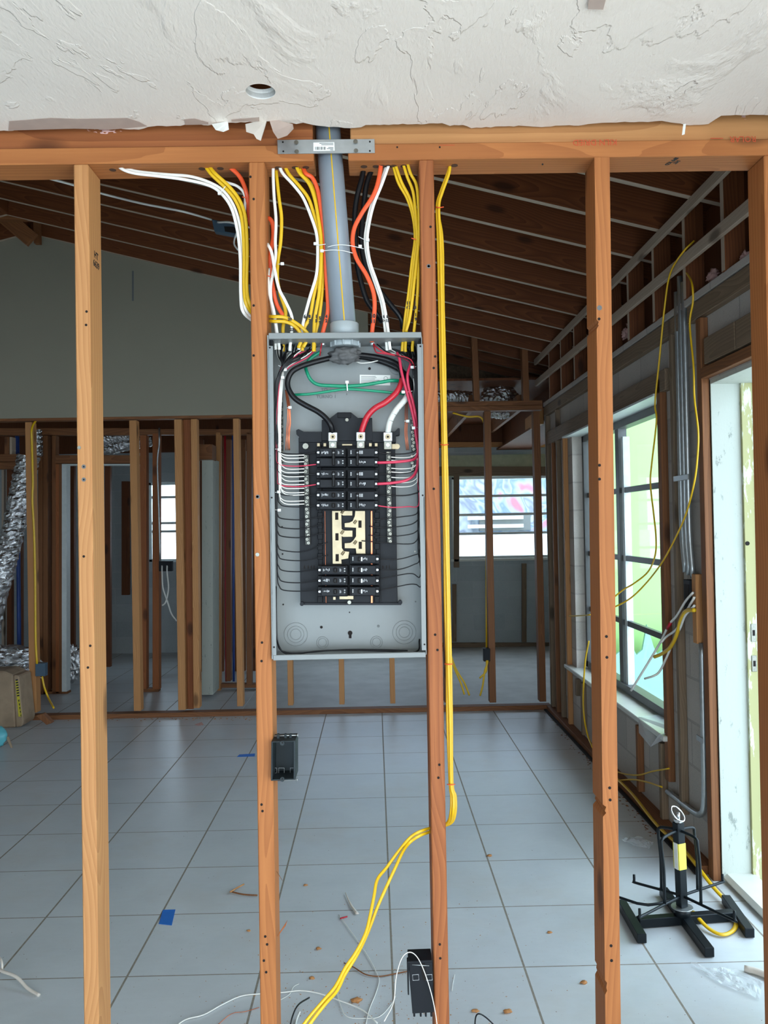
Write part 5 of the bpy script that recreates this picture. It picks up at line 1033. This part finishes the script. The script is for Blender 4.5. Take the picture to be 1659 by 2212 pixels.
for x0, x1, y0, y1, lab, mt in [(86, 96, 942, 1500, 'brown stud beside the yellow cable stud, in the second wall', 'old'), (97, 107, 942, 1500, 'second brown stud of the cluster beside the yellow cable', 'old'), (116, 124, 942, 1498, 'stud at the edge of the dark doorway cluster', 'old'), (124, 131, 1003, 1496, 'narrow trimmer stud left of the white door edge', 'stud_c'), (131, 137.5, 1003, 1496, 'reddish trimmer touching the white door edge', 'old'),
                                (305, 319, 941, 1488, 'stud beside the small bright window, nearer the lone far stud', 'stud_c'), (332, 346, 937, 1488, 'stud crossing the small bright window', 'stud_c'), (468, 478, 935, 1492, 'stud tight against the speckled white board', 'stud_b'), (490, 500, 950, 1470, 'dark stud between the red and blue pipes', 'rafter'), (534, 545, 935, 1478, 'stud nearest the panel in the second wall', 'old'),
                                (14, 24, 945, 982, 'short upright over the double header board, near the view edge', 'old'), (25, 30, 945, 982, 'thin short upright over the double header board', 'pale_strip_and_lit_face')]:
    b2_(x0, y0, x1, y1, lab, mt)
b2_(108, 942, 116, 1488, 'recessed wide plank in the cluster beside the doorway', 'rafter', Y2+.1, .03, cat='plank')
b2_(137.5, 1004, 148, 1492, 'white painted door edge standing in the second wall', 'alu', Y2-.005, .1, 'door_edge', 'trim'); b2_(137.5, 1003, 300, 1006, 'thin white trim under the doorway header', 'alu', Y2-.005, .1, 'door_trim', 'trim')
b2_(443, 994, 467, 1494, 'speckled white board standing on edge in the second wall', 'jamb', 7.6, .3, 'wall_edge_board', 'board')
b2_(426, 962, 463, 994, 'short header stub above the speckled white board', 'old', 7.5, .2, 'header_board', 'plank')
b2_(-60, 1492, 150, 1499, 'floor plate of the second wall beside the doorway', nm='bottom_plate', cat='plank'); b2_(300, 1486, 345, 1493, 'floor plate of the second wall under the window studs', nm='bottom_plate', cat='plank'); b2_(478, 1476, 560, 1484, 'floor plate near the red pipe', nm='bottom_plate', cat='plank')
for i, (x0, x1, y0, y1, mt) in enumerate([(150, 162, 1006, 1440, 'rafter'), (6, 11, 1015, 1445, 'pale_strip_and_lit_face'), (17, 28, 1015, 1440, 'rafter'), (264, 280, 1040, 1285, 'rafter'), (433, 440, 950, 1450, 'rafter'), (505, 514, 950, 1450, 'rafter'), (40, 49, 1015, 1445, 'rafter'), (476, 484, 945, 1460, 'rafter'), (520, 531, 950, 1465, 'old'), (547, 556, 950, 1465, 'rafter'), (403, 412, 950, 1455, 'rafter'), (420, 429, 950, 1455, 'old'), (228, 240, 1006, 1440, 'rafter')]):
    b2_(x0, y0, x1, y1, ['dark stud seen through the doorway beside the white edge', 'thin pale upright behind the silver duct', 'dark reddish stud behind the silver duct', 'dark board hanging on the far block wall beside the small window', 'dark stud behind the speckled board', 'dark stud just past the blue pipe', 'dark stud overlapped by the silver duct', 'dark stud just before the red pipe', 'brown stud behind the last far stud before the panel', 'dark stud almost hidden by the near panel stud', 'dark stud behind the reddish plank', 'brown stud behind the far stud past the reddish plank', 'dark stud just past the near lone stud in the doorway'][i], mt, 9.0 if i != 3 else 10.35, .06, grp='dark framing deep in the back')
FC([(486, 930, 8.3), (487, 1200, 8.3), (489, 1472, 8.3)], 'red', 'thin red water pipe standing upright', r=.012, nm='water_pipe'); bp = plain('blue_pipe', (30, 70, 150), .4); M['bluep'] = bp
FC([(503, 930, 8.3), (504, 1200, 8.3), (505, 1472, 8.3)], 'bluep', 'thin blue water pipe standing upright beside the red one', r=.012, nm='water_pipe'); FC([(37, 940, 8.3), (38, 1000, 8.3), (42, 1480, 8.3)], 'bluep', 'blue pipe behind the silver duct', r=.02, nm='water_pipe')
# small left window
def swin(nm, x0, x1, z0, z1, Y, rows, cols, mats='alu', fw=.035):
    r = struct(box(nm, (x0, Y, z1-fw), (x1, Y+.06, z1), mats, bv=.001))
    box('frame_bottom', (x0, Y, z0), (x1, Y+.06, z0+fw), mats, r); box('frame_side', (x0, Y, z0), (x0+fw, Y+.06, z1), mats, r); box('frame_side', (x1-fw, Y, z0), (x1, Y+.06, z1), mats, r)
    for z in rows: box('muntin', (x0, Y+.01, z-.016), (x1, Y+.05, z+.016), mats, r)
    for x in cols: box('muntin', (x-.014, Y+.01, z0), (x+.014, Y+.05, z1), mats, r)
    box('pane', (x0+.01, Y+.028, z0+.01), (x1-.01, Y+.032, z1-.01), 'glass', r, 0); return r
zL = lambda y: at(357, y, 10.5).z
swin('window_2', LW[0], LW[1], LW[2], LW[3], 10.5, (zL(1074), zL(1130), zL(1148)), ())
zR = lambda y: at(1076, y, 10.5).z
swin('window_added', -1.0, .72, .9, 2.12, 10.5, (1.2, 1.5, 1.8), (-.14,))  # unseen window added to bring more light into the back room
w3 = swin('window_3', FW[0], FW[1], FW[2], FW[3], 10.5, (zR(1071), zR(1111), zR(1152)), (), 'alu', .03)
struct(box('window_sill_far', (FW[0]-.03, 10.41, FW[2]-.03), (FW[1], 10.5, FW[2]), 'sill'))
for x0, x1, y0, y1, lab in [(980, 992, 1028, 1226, 'upright strip beside the far window'), (977, 986, 1262, 1386, 'short strip low on the far block wall, nearest the yellow cables'), (1127, 1137, 1217, 1387, 'short strip low on the far block wall, under the far window'), (1050, 1056, 1222, 1388, 'short strip behind the far stud under the far window')]:
    b2_(x0, y0, x1, y1, lab, 'grey_wood', 10.41, .03, 'furring_strip', 'furring strip', 'strips on the far block wall')
for y0, y1, lab, mt in ((1008, 1028, 'horizontal board over the far window', 'grey_wood'), (955, 966, 'thin horizontal strip high on the far block wall', 'stud_b'), (1388, 1398, 'base strip along the far block wall', 'grey_wood')):
    b2_(930, y0, 1240, y1, lab, mt, 10.41, .03, 'furring_strip', 'furring strip', 'strips on the far block wall')
for i, (pb_, pf_) in enumerate((((966, 944), (1018, 888)), ((1062, 935), (1122, 888)), ((1118, 945), (1170, 916)))):
    a = at(*pb_, 10.35); b = at(*pf_, 7.2); tag(board('ceiling_joist', a+Vector((0, 0, .07)), b+Vector((0, 0, .07)), .038, .14, 'stud_b' if i == 2 else 'old', (1, 0, 0)), 'ceiling joist over the back room, %s' % ['nearest the yellow cables', 'middle one', 'nearest the block wall'][i], 'joist', 'ceiling joists of the back room')
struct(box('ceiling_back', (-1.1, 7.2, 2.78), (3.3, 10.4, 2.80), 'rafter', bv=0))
# mural seen through the far window and yard objects
struct(box('wall_yard_glare', (-1.5, 13.9, -.1), (6, 13.96, at(1100, 1150, 13.9).z), 'yard_white', bv=0))  # white panel whose colour stands in for the glare of the yard
mu = struct(box('wall_neighbour', (-1.5, 14.0, -.1), (6, 14.2, 3.2), 'mural', bv=0)); 
for k, z in enumerate((at(1100, 1118, 13.96).z, at(1100, 1136, 13.96).z)): box('louvre', (at(1010, 1118, 13.96).x, 13.93, z-.03), (at(1130, 1118, 13.96).x, 14.0, z+.03), 'alu', mu)
box('vehicle_band', (at(1035, 1128, 13.98).x, 13.97, at(1100, 1146, 13.98).z), (at(1146, 1128, 13.98).x, 14.0, at(1100, 1112, 13.98).z), 'greyink', mu)
bm = bmesh.new(); y = 4.0
P = [(8.0, 6.7, -.1), (1.75, 6.7, -.1)]; top = []
xx = 1.75
while xx < 7.8: top += [(xx, 6.7, .46), (xx+.05, 6.7, .50), (xx+.09, 6.7, .70), (xx+.14, 6.7, .52)]; xx += .17
struct(prism('wall_outside_pickets', [Vector(p) for p in P+top], (0, .03, 0), 'mint'))
# ducts and insulation above the far plates
def duct(nm, pts, r, mat, lab, Y, ribs=40, cat='duct', amp=.05):
    P = [at(p[0], p[1], p[2] if len(p) > 2 else Y) for p in pts]; o = tube(nm, P, r, mat, None, 26, 14, rfun=lambda t: 1+amp*math.sin(t*ribs*2*math.pi)); tag(o, lab, cat)
    for v in o.data.vertices: v.co += v.normal*random.uniform(-.09, .09)*r
    o.data.polygons.foreach_set('use_smooth', [False]*len(o.data.polygons)); return o
duct('flexible_duct', [(62, 985, 7.5), (50, 1040), (36, 1110), (20, 1180), (5, 1240), (-15, 1310), (-30, 1400)], .095, 'foil', 'large crinkled silver flexible duct slanting down at the far left', 7.5, 24)
duct('flexible_duct', [(76, 930), (78, 960), (78, 985)], .055, 'foil', 'short silver duct piece hanging beside the yellow cable stud', 7.6, 6)
def foil_lump(*a, **k):
    o = lump(*a, **k)
    for v in o.data.vertices: v.co *= random.uniform(.93, 1.07)
    o.data.polygons.foreach_set('use_smooth', [False]*len(o.data.polygons)); return o
for i, (px, py, Y, r, sc) in enumerate(((10, 1418, 7.3, .17, (1.6, .8, .55)), (45, 1440, 7.4, .15, (1.2, .8, .7)), (15, 1455, 7.2, .16, (1.6, .7, .5)), (155, 1433, 8.3, .16, (.7, .7, 1.1)))):
    tag(foil_lump('foil_bundle', at(px, py, Y), r, 'foil', amp=.3, seed=i+2, sub=4, scale=sc, freq=3), ['shiny foil bundle on the floor at the view edge, upper', 'shiny foil bundle on the floor against the yellow cable stud', 'dark folded foil lump behind the paper bag', 'blue white foil bundle just past the white door edge'][i], 'foil insulation', 'foil bundles on the floor')
tag(lump('brown_batt', at(985, 812, 8.2), .24, 'fuzz', amp=.35, sub=4, seed=1, scale=(1.5, .6, .5)), 'brown hairy insulation batt above the far plates', 'insulation'); tag(lump('brown_batt', at(1085, 832, 8.1), .2, 'fuzz', amp=.35, sub=4, seed=4, scale=(1.5, .6, .45)), 'brown hairy insulation edge over the round duct', 'insulation')
o = tag(foil_lump('round_duct', at(1078, 856, 7.6), .15, 'foil', amp=.12, sub=4, seed=6, scale=(1.1, .8, .8)), 'round grey foil duct end resting on the far plates', 'duct'); duct('silver_duct', [(940, 858), (980, 857), (1022, 860)], .055, 'foil', 'silver duct lying along the far plates by the yellow cables', 7.3, 12)
duct('silver_duct', [(1060, 893, 7.8), (1085, 896, 7.8), (1098, 893, 7.8)], .04, 'foil', 'shiny duct bit showing under the far plates', 7.8, 5)
for i, (pts, lab) in enumerate(((((205, 948), (250, 944), (290, 938)), 'dull duct above the doorway of the second wall'), (((215, 975), (270, 962), (330, 950)), 'shiny duct glinting over the small bright window'))):
    duct('silver_duct', pts, .06, 'foil', lab, 8.6, 10)
tag(board('ceiling_joist', at(190, 975, 8.7), at(330, 950, 8.7), .02, .06, 'pale_strip_and_lit_face', (0, 0, 1)), 'pale sloping strip glinting above the doorway', 'joist')
# metal device and white cable on the rafters
mp = empty('junction_plate', at(485, 487, 5.0), 'blue grey metal junction plate hanging from a rafter beside the cables', 'junction box')
quadbox('plate', [(463, 500), (512, 509), (512, 484), (457, 473)], 5.0, .05, 'bluebox', mp, .003); quadbox('opening', [(486, 500), (512, 504), (512, 490), (484, 489)], 4.997, .004, 'hole', mp, 0)
FC([(85, 380, 4.2), (160, 400, 4.3), (220, 418), (300, 438), (350, 448), (400, 458), (456, 474, 4.95)], 'white', 'long thin white cable crossing under the rafters to the junction plate', 4.6, r=.0065)
FC([(470, 480, 5.0), (495, 480), (520, 487), (545, 492)], 'white', 'white cable continuing past the junction plate', 4.95, r=.0065)
FC([(508, 488, 4.97), (512, 500, 4.7), (507, 515), (506, 528), (514, 540)], 'white', 'white cable loop under the junction plate', 4.7, r=.005)
FC([(1495, 350, 3.0), (1520, 360, 3.1), (1550, 362, 3.2)], 'white', 'white cable scrap above the header by the ledger strip', 3.1, r=.004)
# paper bag, scrap, teal bag at far left
bgp = atZ(20, 1568, 0); bag = empty('mortar_bag', (bgp.x, 6.75, 0), 'torn brown paper mortar bag standing against the far stud wall', 'bag')
M['kraft'] = plain('kraft_paper', (150, 128, 104), .85, var=.3, vs=14, bump=.6); M['bagyellow'] = plain('bag_yellow', (196, 180, 50), .8)
def P3(px, py, Y=6.6): return at(px, py, Y)
prism('bag_front', [P3(-40, 1452), P3(8, 1450), P3(28, 1458), P3(34, 1572), P3(-40, 1575)], (0, .26, 0), 'kraft', bag, .012)
prism('bag_side', [P3(28, 1458), P3(40, 1460), P3(50, 1560), P3(46, 1570), P3(33, 1572)], (0, .24, 0), 'kraft', bag, .01)
prism('bag_print', [P3(33, 1470, 6.597), P3(38, 1470, 6.597), P3(47, 1548, 6.597), P3(40, 1548, 6.597)], (0, .002, 0), 'bagyellow', bag)
for i in range(7): prism('bag_lettering', [P3(33.5+i*.5, 1468+i*5.6, 6.594), P3(38.5+i*.5, 1467+i*5.6, 6.594), P3(38.7+i*.5, 1470+i*5.6, 6.594), P3(34+i*.5, 1471+i*5.6, 6.594)], (0, .002, 0), 'ink', bag)
for i in range(5): prism('bag_lettering', [P3(39+i*1.2, 1512+i*8, 6.594), P3(42+i*1.0, 1511+i*8, 6.594), P3(41+i*1.2, 1518+i*8, 6.594)], (0, .002, 0), 'ink', bag)
tag(prism('wood_scrap', [P3(76, 1546), P3(92, 1542), P3(112, 1562), P3(100, 1566)], (0, .06, 0), 'old', bv=.003), 'brown wood offcut leaning at the foot of the far stud wall', 'wood scrap')
tag(lump('teal_bag', at(-8, 1592, 6.0), .075, plain('teal_plastic', (90, 168, 176), .4), amp=.3, seed=9, scale=(1, .7, 1)), 'teal plastic bundle at the edge of the view on the tiled floor', 'plastic bundle')
tag(prism('cardboard_strip', [P3(12, 1590, 6.0), P3(18, 1592, 6.0), P3(29, 1622, 6.0), P3(25, 1620, 6.0)], (0, .01, 0), 'kraft'), 'thin cardboard strip leaning from the teal bundle', 'cardboard')
# ================================================================ REEL STAND
pc_ = atZ(1474, 1986, .02)
rs = empty('reel_stand', (pc_.x, pc_.y, 0), 'black steel wire reel stand with crossed arms standing on the tiles by the doorway', 'reel stand')
SB = 'steel_black'
def bar(nm, a, b, w, mat=SB, par=rs, z=None): return board(nm, a, b, w, w, mat, (0, 0, 1) if abs((Vector(b)-Vector(a)).normalized().z) < .7 else (1, .35, 0), par, .002)
hz = .020
def g_(px, py, z=hz): return atZ(px, py, z)
bar('cross_bar', g_(1378, 1992), g_(1588, 1976), .034); bar('floor_bar', g_(1433, 1925), g_(1533, 2058), .034); bar('foot_bar', g_(1343, 1952), g_(1387, 2028), .034); bar('foot_bar', g_(1568, 1942), g_(1620, 2016), .034)
cx, cy = pc_.x, pc_.y
cyl('bearing', (cx, cy, .05), (0, 0, 1), .030, .03, SB, rs, 24); cyl('bearing_plate', (cx, cy, .067), (0, 0, 1), .040, .004, 'galv', rs, 30)
ptop = at(1465, 1776, cy); 
bar('post', (cx, cy, .07), (ptop.x, cy, ptop.z), .032)
lb = empty('x', (0, 0, 0), '', ''); bpy.data.objects.remove(lb)
def pm(t): return Vector((cx, cy, .07)).lerp(Vector((ptop.x, cy, ptop.z)), t)
A_ = pm(.45); B_ = pm(.76)
board('label_sleeve', A_, B_, .0335, .0335, 'yellow_label', (1, .35, 0), rs, .0005)
zx = Vector((1, .35, 0)).normalized()
nrm = Vector((-.33, -.94, 0)); 
ls = board('label_white', A_+Vector((-.016, -.006, 0)), B_+Vector((-.016, -.006, 0)), .004, .020, 'label', (1, .35, 0), rs, 0)
za = .115
def arm(tip, base_up, lab=None):
    T = atZ(*tip, za); tube('arm', [Vector((cx, cy, za-.005)), Vector((cx, cy, za-.005)).lerp(T, .5), T, T+Vector((0, 0, .006)), T+Vector((0, 0, base_up))], .0052, SB, rs, 10, 3); return T
T1 = arm((1370, 1906), .03); T2 = arm((1382, 1981), .03); T3 = arm((1561, 1905), .03); T4 = arm((1587, 1989), .035)
tube('long_arm', [Vector((cx, cy, za-.01)), atZ(1400, 1955, za-.01), atZ(1330, 1936, za-.01)], .0052, SB, rs, 10, 3)
for T, fx in ((T1, .42), (T2, .42), (T3, .38), (T4, .38)):
    c0 = Vector((cx, cy, za)); q0 = c0.lerp(Vector((T.x, T.y, za)), fx); zt_ = ptop.z-.03
    tp = Vector((ptop.x, cy, zt_)); dx = Vector((q0.x-cx, q0.y-cy, 0))
    tube('upright_guide', [q0, q0+Vector((0, 0, .12)), Vector((ptop.x, cy, zt_-.030))+dx, Vector((ptop.x, cy, zt_-.006))+dx*.93, tp+dx*.5, tp], .0055, SB, rs, 10, 5)
cyl('top_nut', (ptop.x, cy, ptop.z+.006), (0, 0, 1), .016, .01, 'chrome', rs, 6)
cyl('threaded_rod', (ptop.x+.001, cy, ptop.z+.022), (0, 0, 1), .006, .03, 'chrome', rs, 12)
rp = at(1464, 1758, cy)
bm = bmesh.new(); rr = []
for a in range(20):
    t_ = a*math.pi/10; rr.append(Vector((math.cos(t_)*.020*1.2, math.sin(t_)*.02, math.sin(t_)*.020+math.cos(t_)*-.012)))
add_tube(bm, rr, .003, 8, 0, closed=True); o = mobj('ring_handle', bm, 'chrome', smooth=True); o.location = Vector((rp.x, cy, rp.z)); put(o, rs)
# ================================================================ FLOOR LITTER
def chips(name, n, region, smin, smax, mat, lab, cat):
    bm = bmesh.new()
    for _ in range(n):
        px, py = region(); p = atZ(px, py, .001); s = random.uniform(smin, smax); a = random.uniform(0, 6.28)
        u, v = Vector((math.cos(a), math.sin(a), 0))*s, Vector((-math.sin(a), math.cos(a), 0))*s*random.uniform(.3, .8)
        h = Vector((0, 0, s*random.uniform(.3, .7)))
        vs = [bm.verts.new(q) for q in (p-u-v, p+u-v*.6, p+u*.7+v, p-u*.6+v*.8, p+h)]
        for f in ((0, 1, 4), (1, 2, 4), (2, 3, 4), (3, 0, 4), (3, 2, 1, 0)): bm.faces.new([vs[i] for i in f])
    o = mobj(name, bm, mat); o['kind'] = 'stuff'; o['label'] = lab; o['category'] = cat; return o
gx = lambda: (random.gauss(790, 170), 2212-abs(random.gauss(0, 130))+30)
chips('sawdust_crumbs', 420, gx, .0008, .0032, M['stud_b'], 'tan sawdust crumbs scattered on the tiles below the panel', 'sawdust')
chips('dark_crumbs', 260, lambda: (random.uniform(0, 1650), random.uniform(1700, 2225)), .0007, .0022, M['rafter'], 'small dark crumbs scattered over the tiled floor', 'debris')
chips('wall_foot_debris', 160, lambda: (lambda t_: (1190+t_*230+random.gauss(0, 6)-10, 1540+t_*262+random.gauss(0, 5)))(random.random()), .002, .009, M['old'], 'dirt and chips along the foot of the block wall', 'debris')
chips('far_wall_debris', 130, lambda: (random.uniform(95, 560), 1546-random.uniform(0, 340)*.0+random.gauss(6, 3)), .003, .010, M['stud_b'], 'wood crumbs along the far floor plate', 'debris')
def chip(px, py, s, lab, mat='stud_b'):
    o = lump('wood_chip', atZ(px, py, s*.35), s, mat, amp=.7, sub=2, seed=px % 17, scale=(1.2, .8, .45), freq=2); tag(o, lab, 'wood chip', 'wood chips on the tiles')
for px, py, s, lab in ((660, 1912, .008, 'wood chip lying between the two middle studs, highest of them'), (688, 2049, .009, 'wood chip below the middle of the floor by the yellow cable ends'), (674, 2112, .008, 'wood chip near the bottom tile joint'), (770, 2160, .014, 'largest crumbly wood chip at the bottom beside the yellow ends'), (1187, 2014, .008, 'wood chip near the fourth stud, upper'), (1262, 2122, .010, 'wood chip near the foot of the fourth stud'), (1026, 2183, .010, 'wood chip beside the black wire hoop'), (1097, 2185, .011, 'wood chip farther past the black wire hoop'), (537, 2010, .007, 'wood chip beside the stud with the open box'), (1058, 1848, .010, 'thin wood chip on a joint past the yellow loop')):
    chip(px, py, s, lab)
def flat(nm, pts, mat, lab, cat, z=.0008, t_=.0012):
    return tag(prism(nm, [atZ(x, y, z) for x, y in pts], (0, 0, t_), mat), lab, cat)
flat('blue_tape', [(352, 1966), (379, 1965), (371, 1999), (343, 1996)], 'blue', 'square piece of blue tape stuck on the tiles near the lone stud', 'tape')
flat('blue_tape', [(517, 1630), (551, 1628), (550, 1634), (512, 1635)], 'blue', 'thin strip of blue tape on the tiles near the open outlet box', 'tape')
flat('pink_scrap', [(420, 1565), (436, 1560), (440, 1566), (428, 1568)], 'pinkwool', 'small pink scrap on the tiles near the far stud wall', 'scrap')
sl = [atZ(x, y, .006) for x, y in ((746, 1928), (752, 1942), (760, 1958), (772, 1974))]; tag(tube('wood_sliver', sl, .006, 'paper', None, 6, 5, flat=.4, rfun=lambda t: .3+.9*t), 'grey white sliver pointing up from the tiles under the panel', 'sliver')
tag(tube('wood_sliver', [atZ(x, y, .006) for x, y in ((556, 1934), (525, 1932), (499, 1926))], .0035, 'old', None, 6, 4), 'thin brown twig like sliver by the stud with the open box', 'sliver'); tag(tube('wood_sliver', [atZ(x, y, .01) for x, y in ((497, 1927), (512, 1918), (527, 1910))], .0035, 'stud_b', None, 6, 4), 'shorter sliver forming a vee with the twig like one', 'sliver')
tag(tube('red_bit', [atZ(735, 1984, .006), atZ(750, 1980, .006)], .003, 'red', None, 8, 0), 'tiny red plastic bit on the tiles', 'bit')
def FW_(pts, mat, lab, r=.0016, z=.004): return tag(tube('wire_offcut', [atZ(p[0], p[1], p[2] if len(p) > 2 else z) for p in pts], r, mat, None, 6, 6), lab, 'wire', 'wire offcuts on the floor')
FW_([(732, 1976), (755, 2008), (778, 2040), (800, 2075), (815, 2105), (819, 2118), (812, 2145), (798, 2180), (790, 2215)], 'white', 'long white wire offcut starting at the tiny red bit')
FW_([(370, 2225), (400, 2203), (440, 2192), (480, 2170), (520, 2152), (560, 2147), (610, 2144), (650, 2140), (690, 2146), (730, 2160), (780, 2180), (815, 2210)], 'white', 'white wire offcut curving along the bottom past the stud with the open box', .0022)
FW_([(727, 2140), (735, 2170), (750, 2196), (790, 2200), (820, 2196), (845, 2170), (855, 2150)], 'white', 'thin white offcut looping near the bottom tile joint', .0012)
FW_([(743, 2080), (765, 2090), (790, 2105), (820, 2109), (850, 2104), (880, 2098)], 'old', 'brown twig crossing toward the black outlet box', .0022)
FW_([(624, 2230, .01), (632, 2195, .05), (645, 2170, .06), (668, 2155, .03)], 'wblack', 'short black wire offcut rising at the bottom', .0026); FW_([(1026, 2230, .02), (1027, 2200, .06), (1034, 2190, .075), (1050, 2198, .05), (1075, 2222, .02)], 'wblack', 'black wire hoop at the bottom past the third stud', .0022)
FW_([(636, 2228), (640, 2205), (648, 2185, .02)], 'wtape', 'white wire end beside the short black offcut', .0035)
FW_([(470, 2214), (500, 2190), (530, 2185), (560, 2176)], 'copper', 'bare copper offcut by the foot of the stud with the open box', .0012)
FW_([(606, 2160), (625, 2148), (634, 2132), (646, 2125)], 'white', 'tiny curled white strand beside the stud with the open box', .0010)
FW_([(976, 2140), (979, 2120), (982, 2105)], 'white', 'tiny white strand behind the third stud', .0012)
for i, pts in enumerate((((-20, 2085, .02), (5, 2098, .03), (35, 2110, .03), (60, 2135, .01), (85, 2150, .004)), ((-10, 2062, .03), (3, 2075, .05), (5, 2100, .02)))):
    FW_(pts, 'paper', ['dry white root like strip on the tiles at the view edge, longer', 'short white strip curling at the view edge'][i], .0055 if i == 0 else .004)
def film(nm, ring, n, amp, seed):
    from mathutils import noise as mn
    c = sum((Vector(p) for p in ring), Vector())/len(ring); bm = bmesh.new(); ctr = bm.verts.new((0, 0, amp*.8)); prev = None; N = len(ring)
    dense = [Vector(ring[i]).lerp(Vector(ring[(i+1) % N]), k/4)-c for i in range(N) for k in range(4)]; rows = []
    for j in range(1, n+1): rows.append([bm.verts.new(d*(j/n) + Vector((0, 0, .002+amp*abs(mn.noise((d*(j/n)+Vector((seed, 0, 0)))*28))))) for d in dense])
    for i in range(len(dense)): bm.faces.new((ctr, rows[0][i], rows[0][(i+1) % len(dense)]))
    for j in range(n-1):
        for i in range(len(dense)): k = (i+1) % len(dense); bm.faces.new((rows[j][i], rows[j+1][i], rows[j+1][k], rows[j][k]))
    o = mobj(nm, bm, 'film'); o.location = c; return o
tag(film('plastic_wrap', [atZ(x, y, .002) for x, y in ((1490, 2082), (1540, 2098), (1560, 2092), (1600, 2100), (1648, 2122), (1640, 2162), (1610, 2150), (1556, 2128), (1530, 2112))], 9, .022, 3), 'clear plastic wrap lying on the tiles below the reel stand', 'plastic film')
tag(tube('paper_roll', [atZ(1608, 2092, .012), atZ(1640, 2100, .012), atZ(1680, 2118, .012)], .011, 'paper', None, 10, 3), 'white paper tube lying by the clear plastic wrap', 'paper roll')
tag(film('plastic_scrap', [atZ(x, y, .002) for x, y in ((1342, 1818), (1362, 1808), (1390, 1812), (1412, 1824), (1402, 1835), (1372, 1830))], 6, .02, 8), 'small clear plastic scrap on the tiles by the fourth stud', 'plastic film')
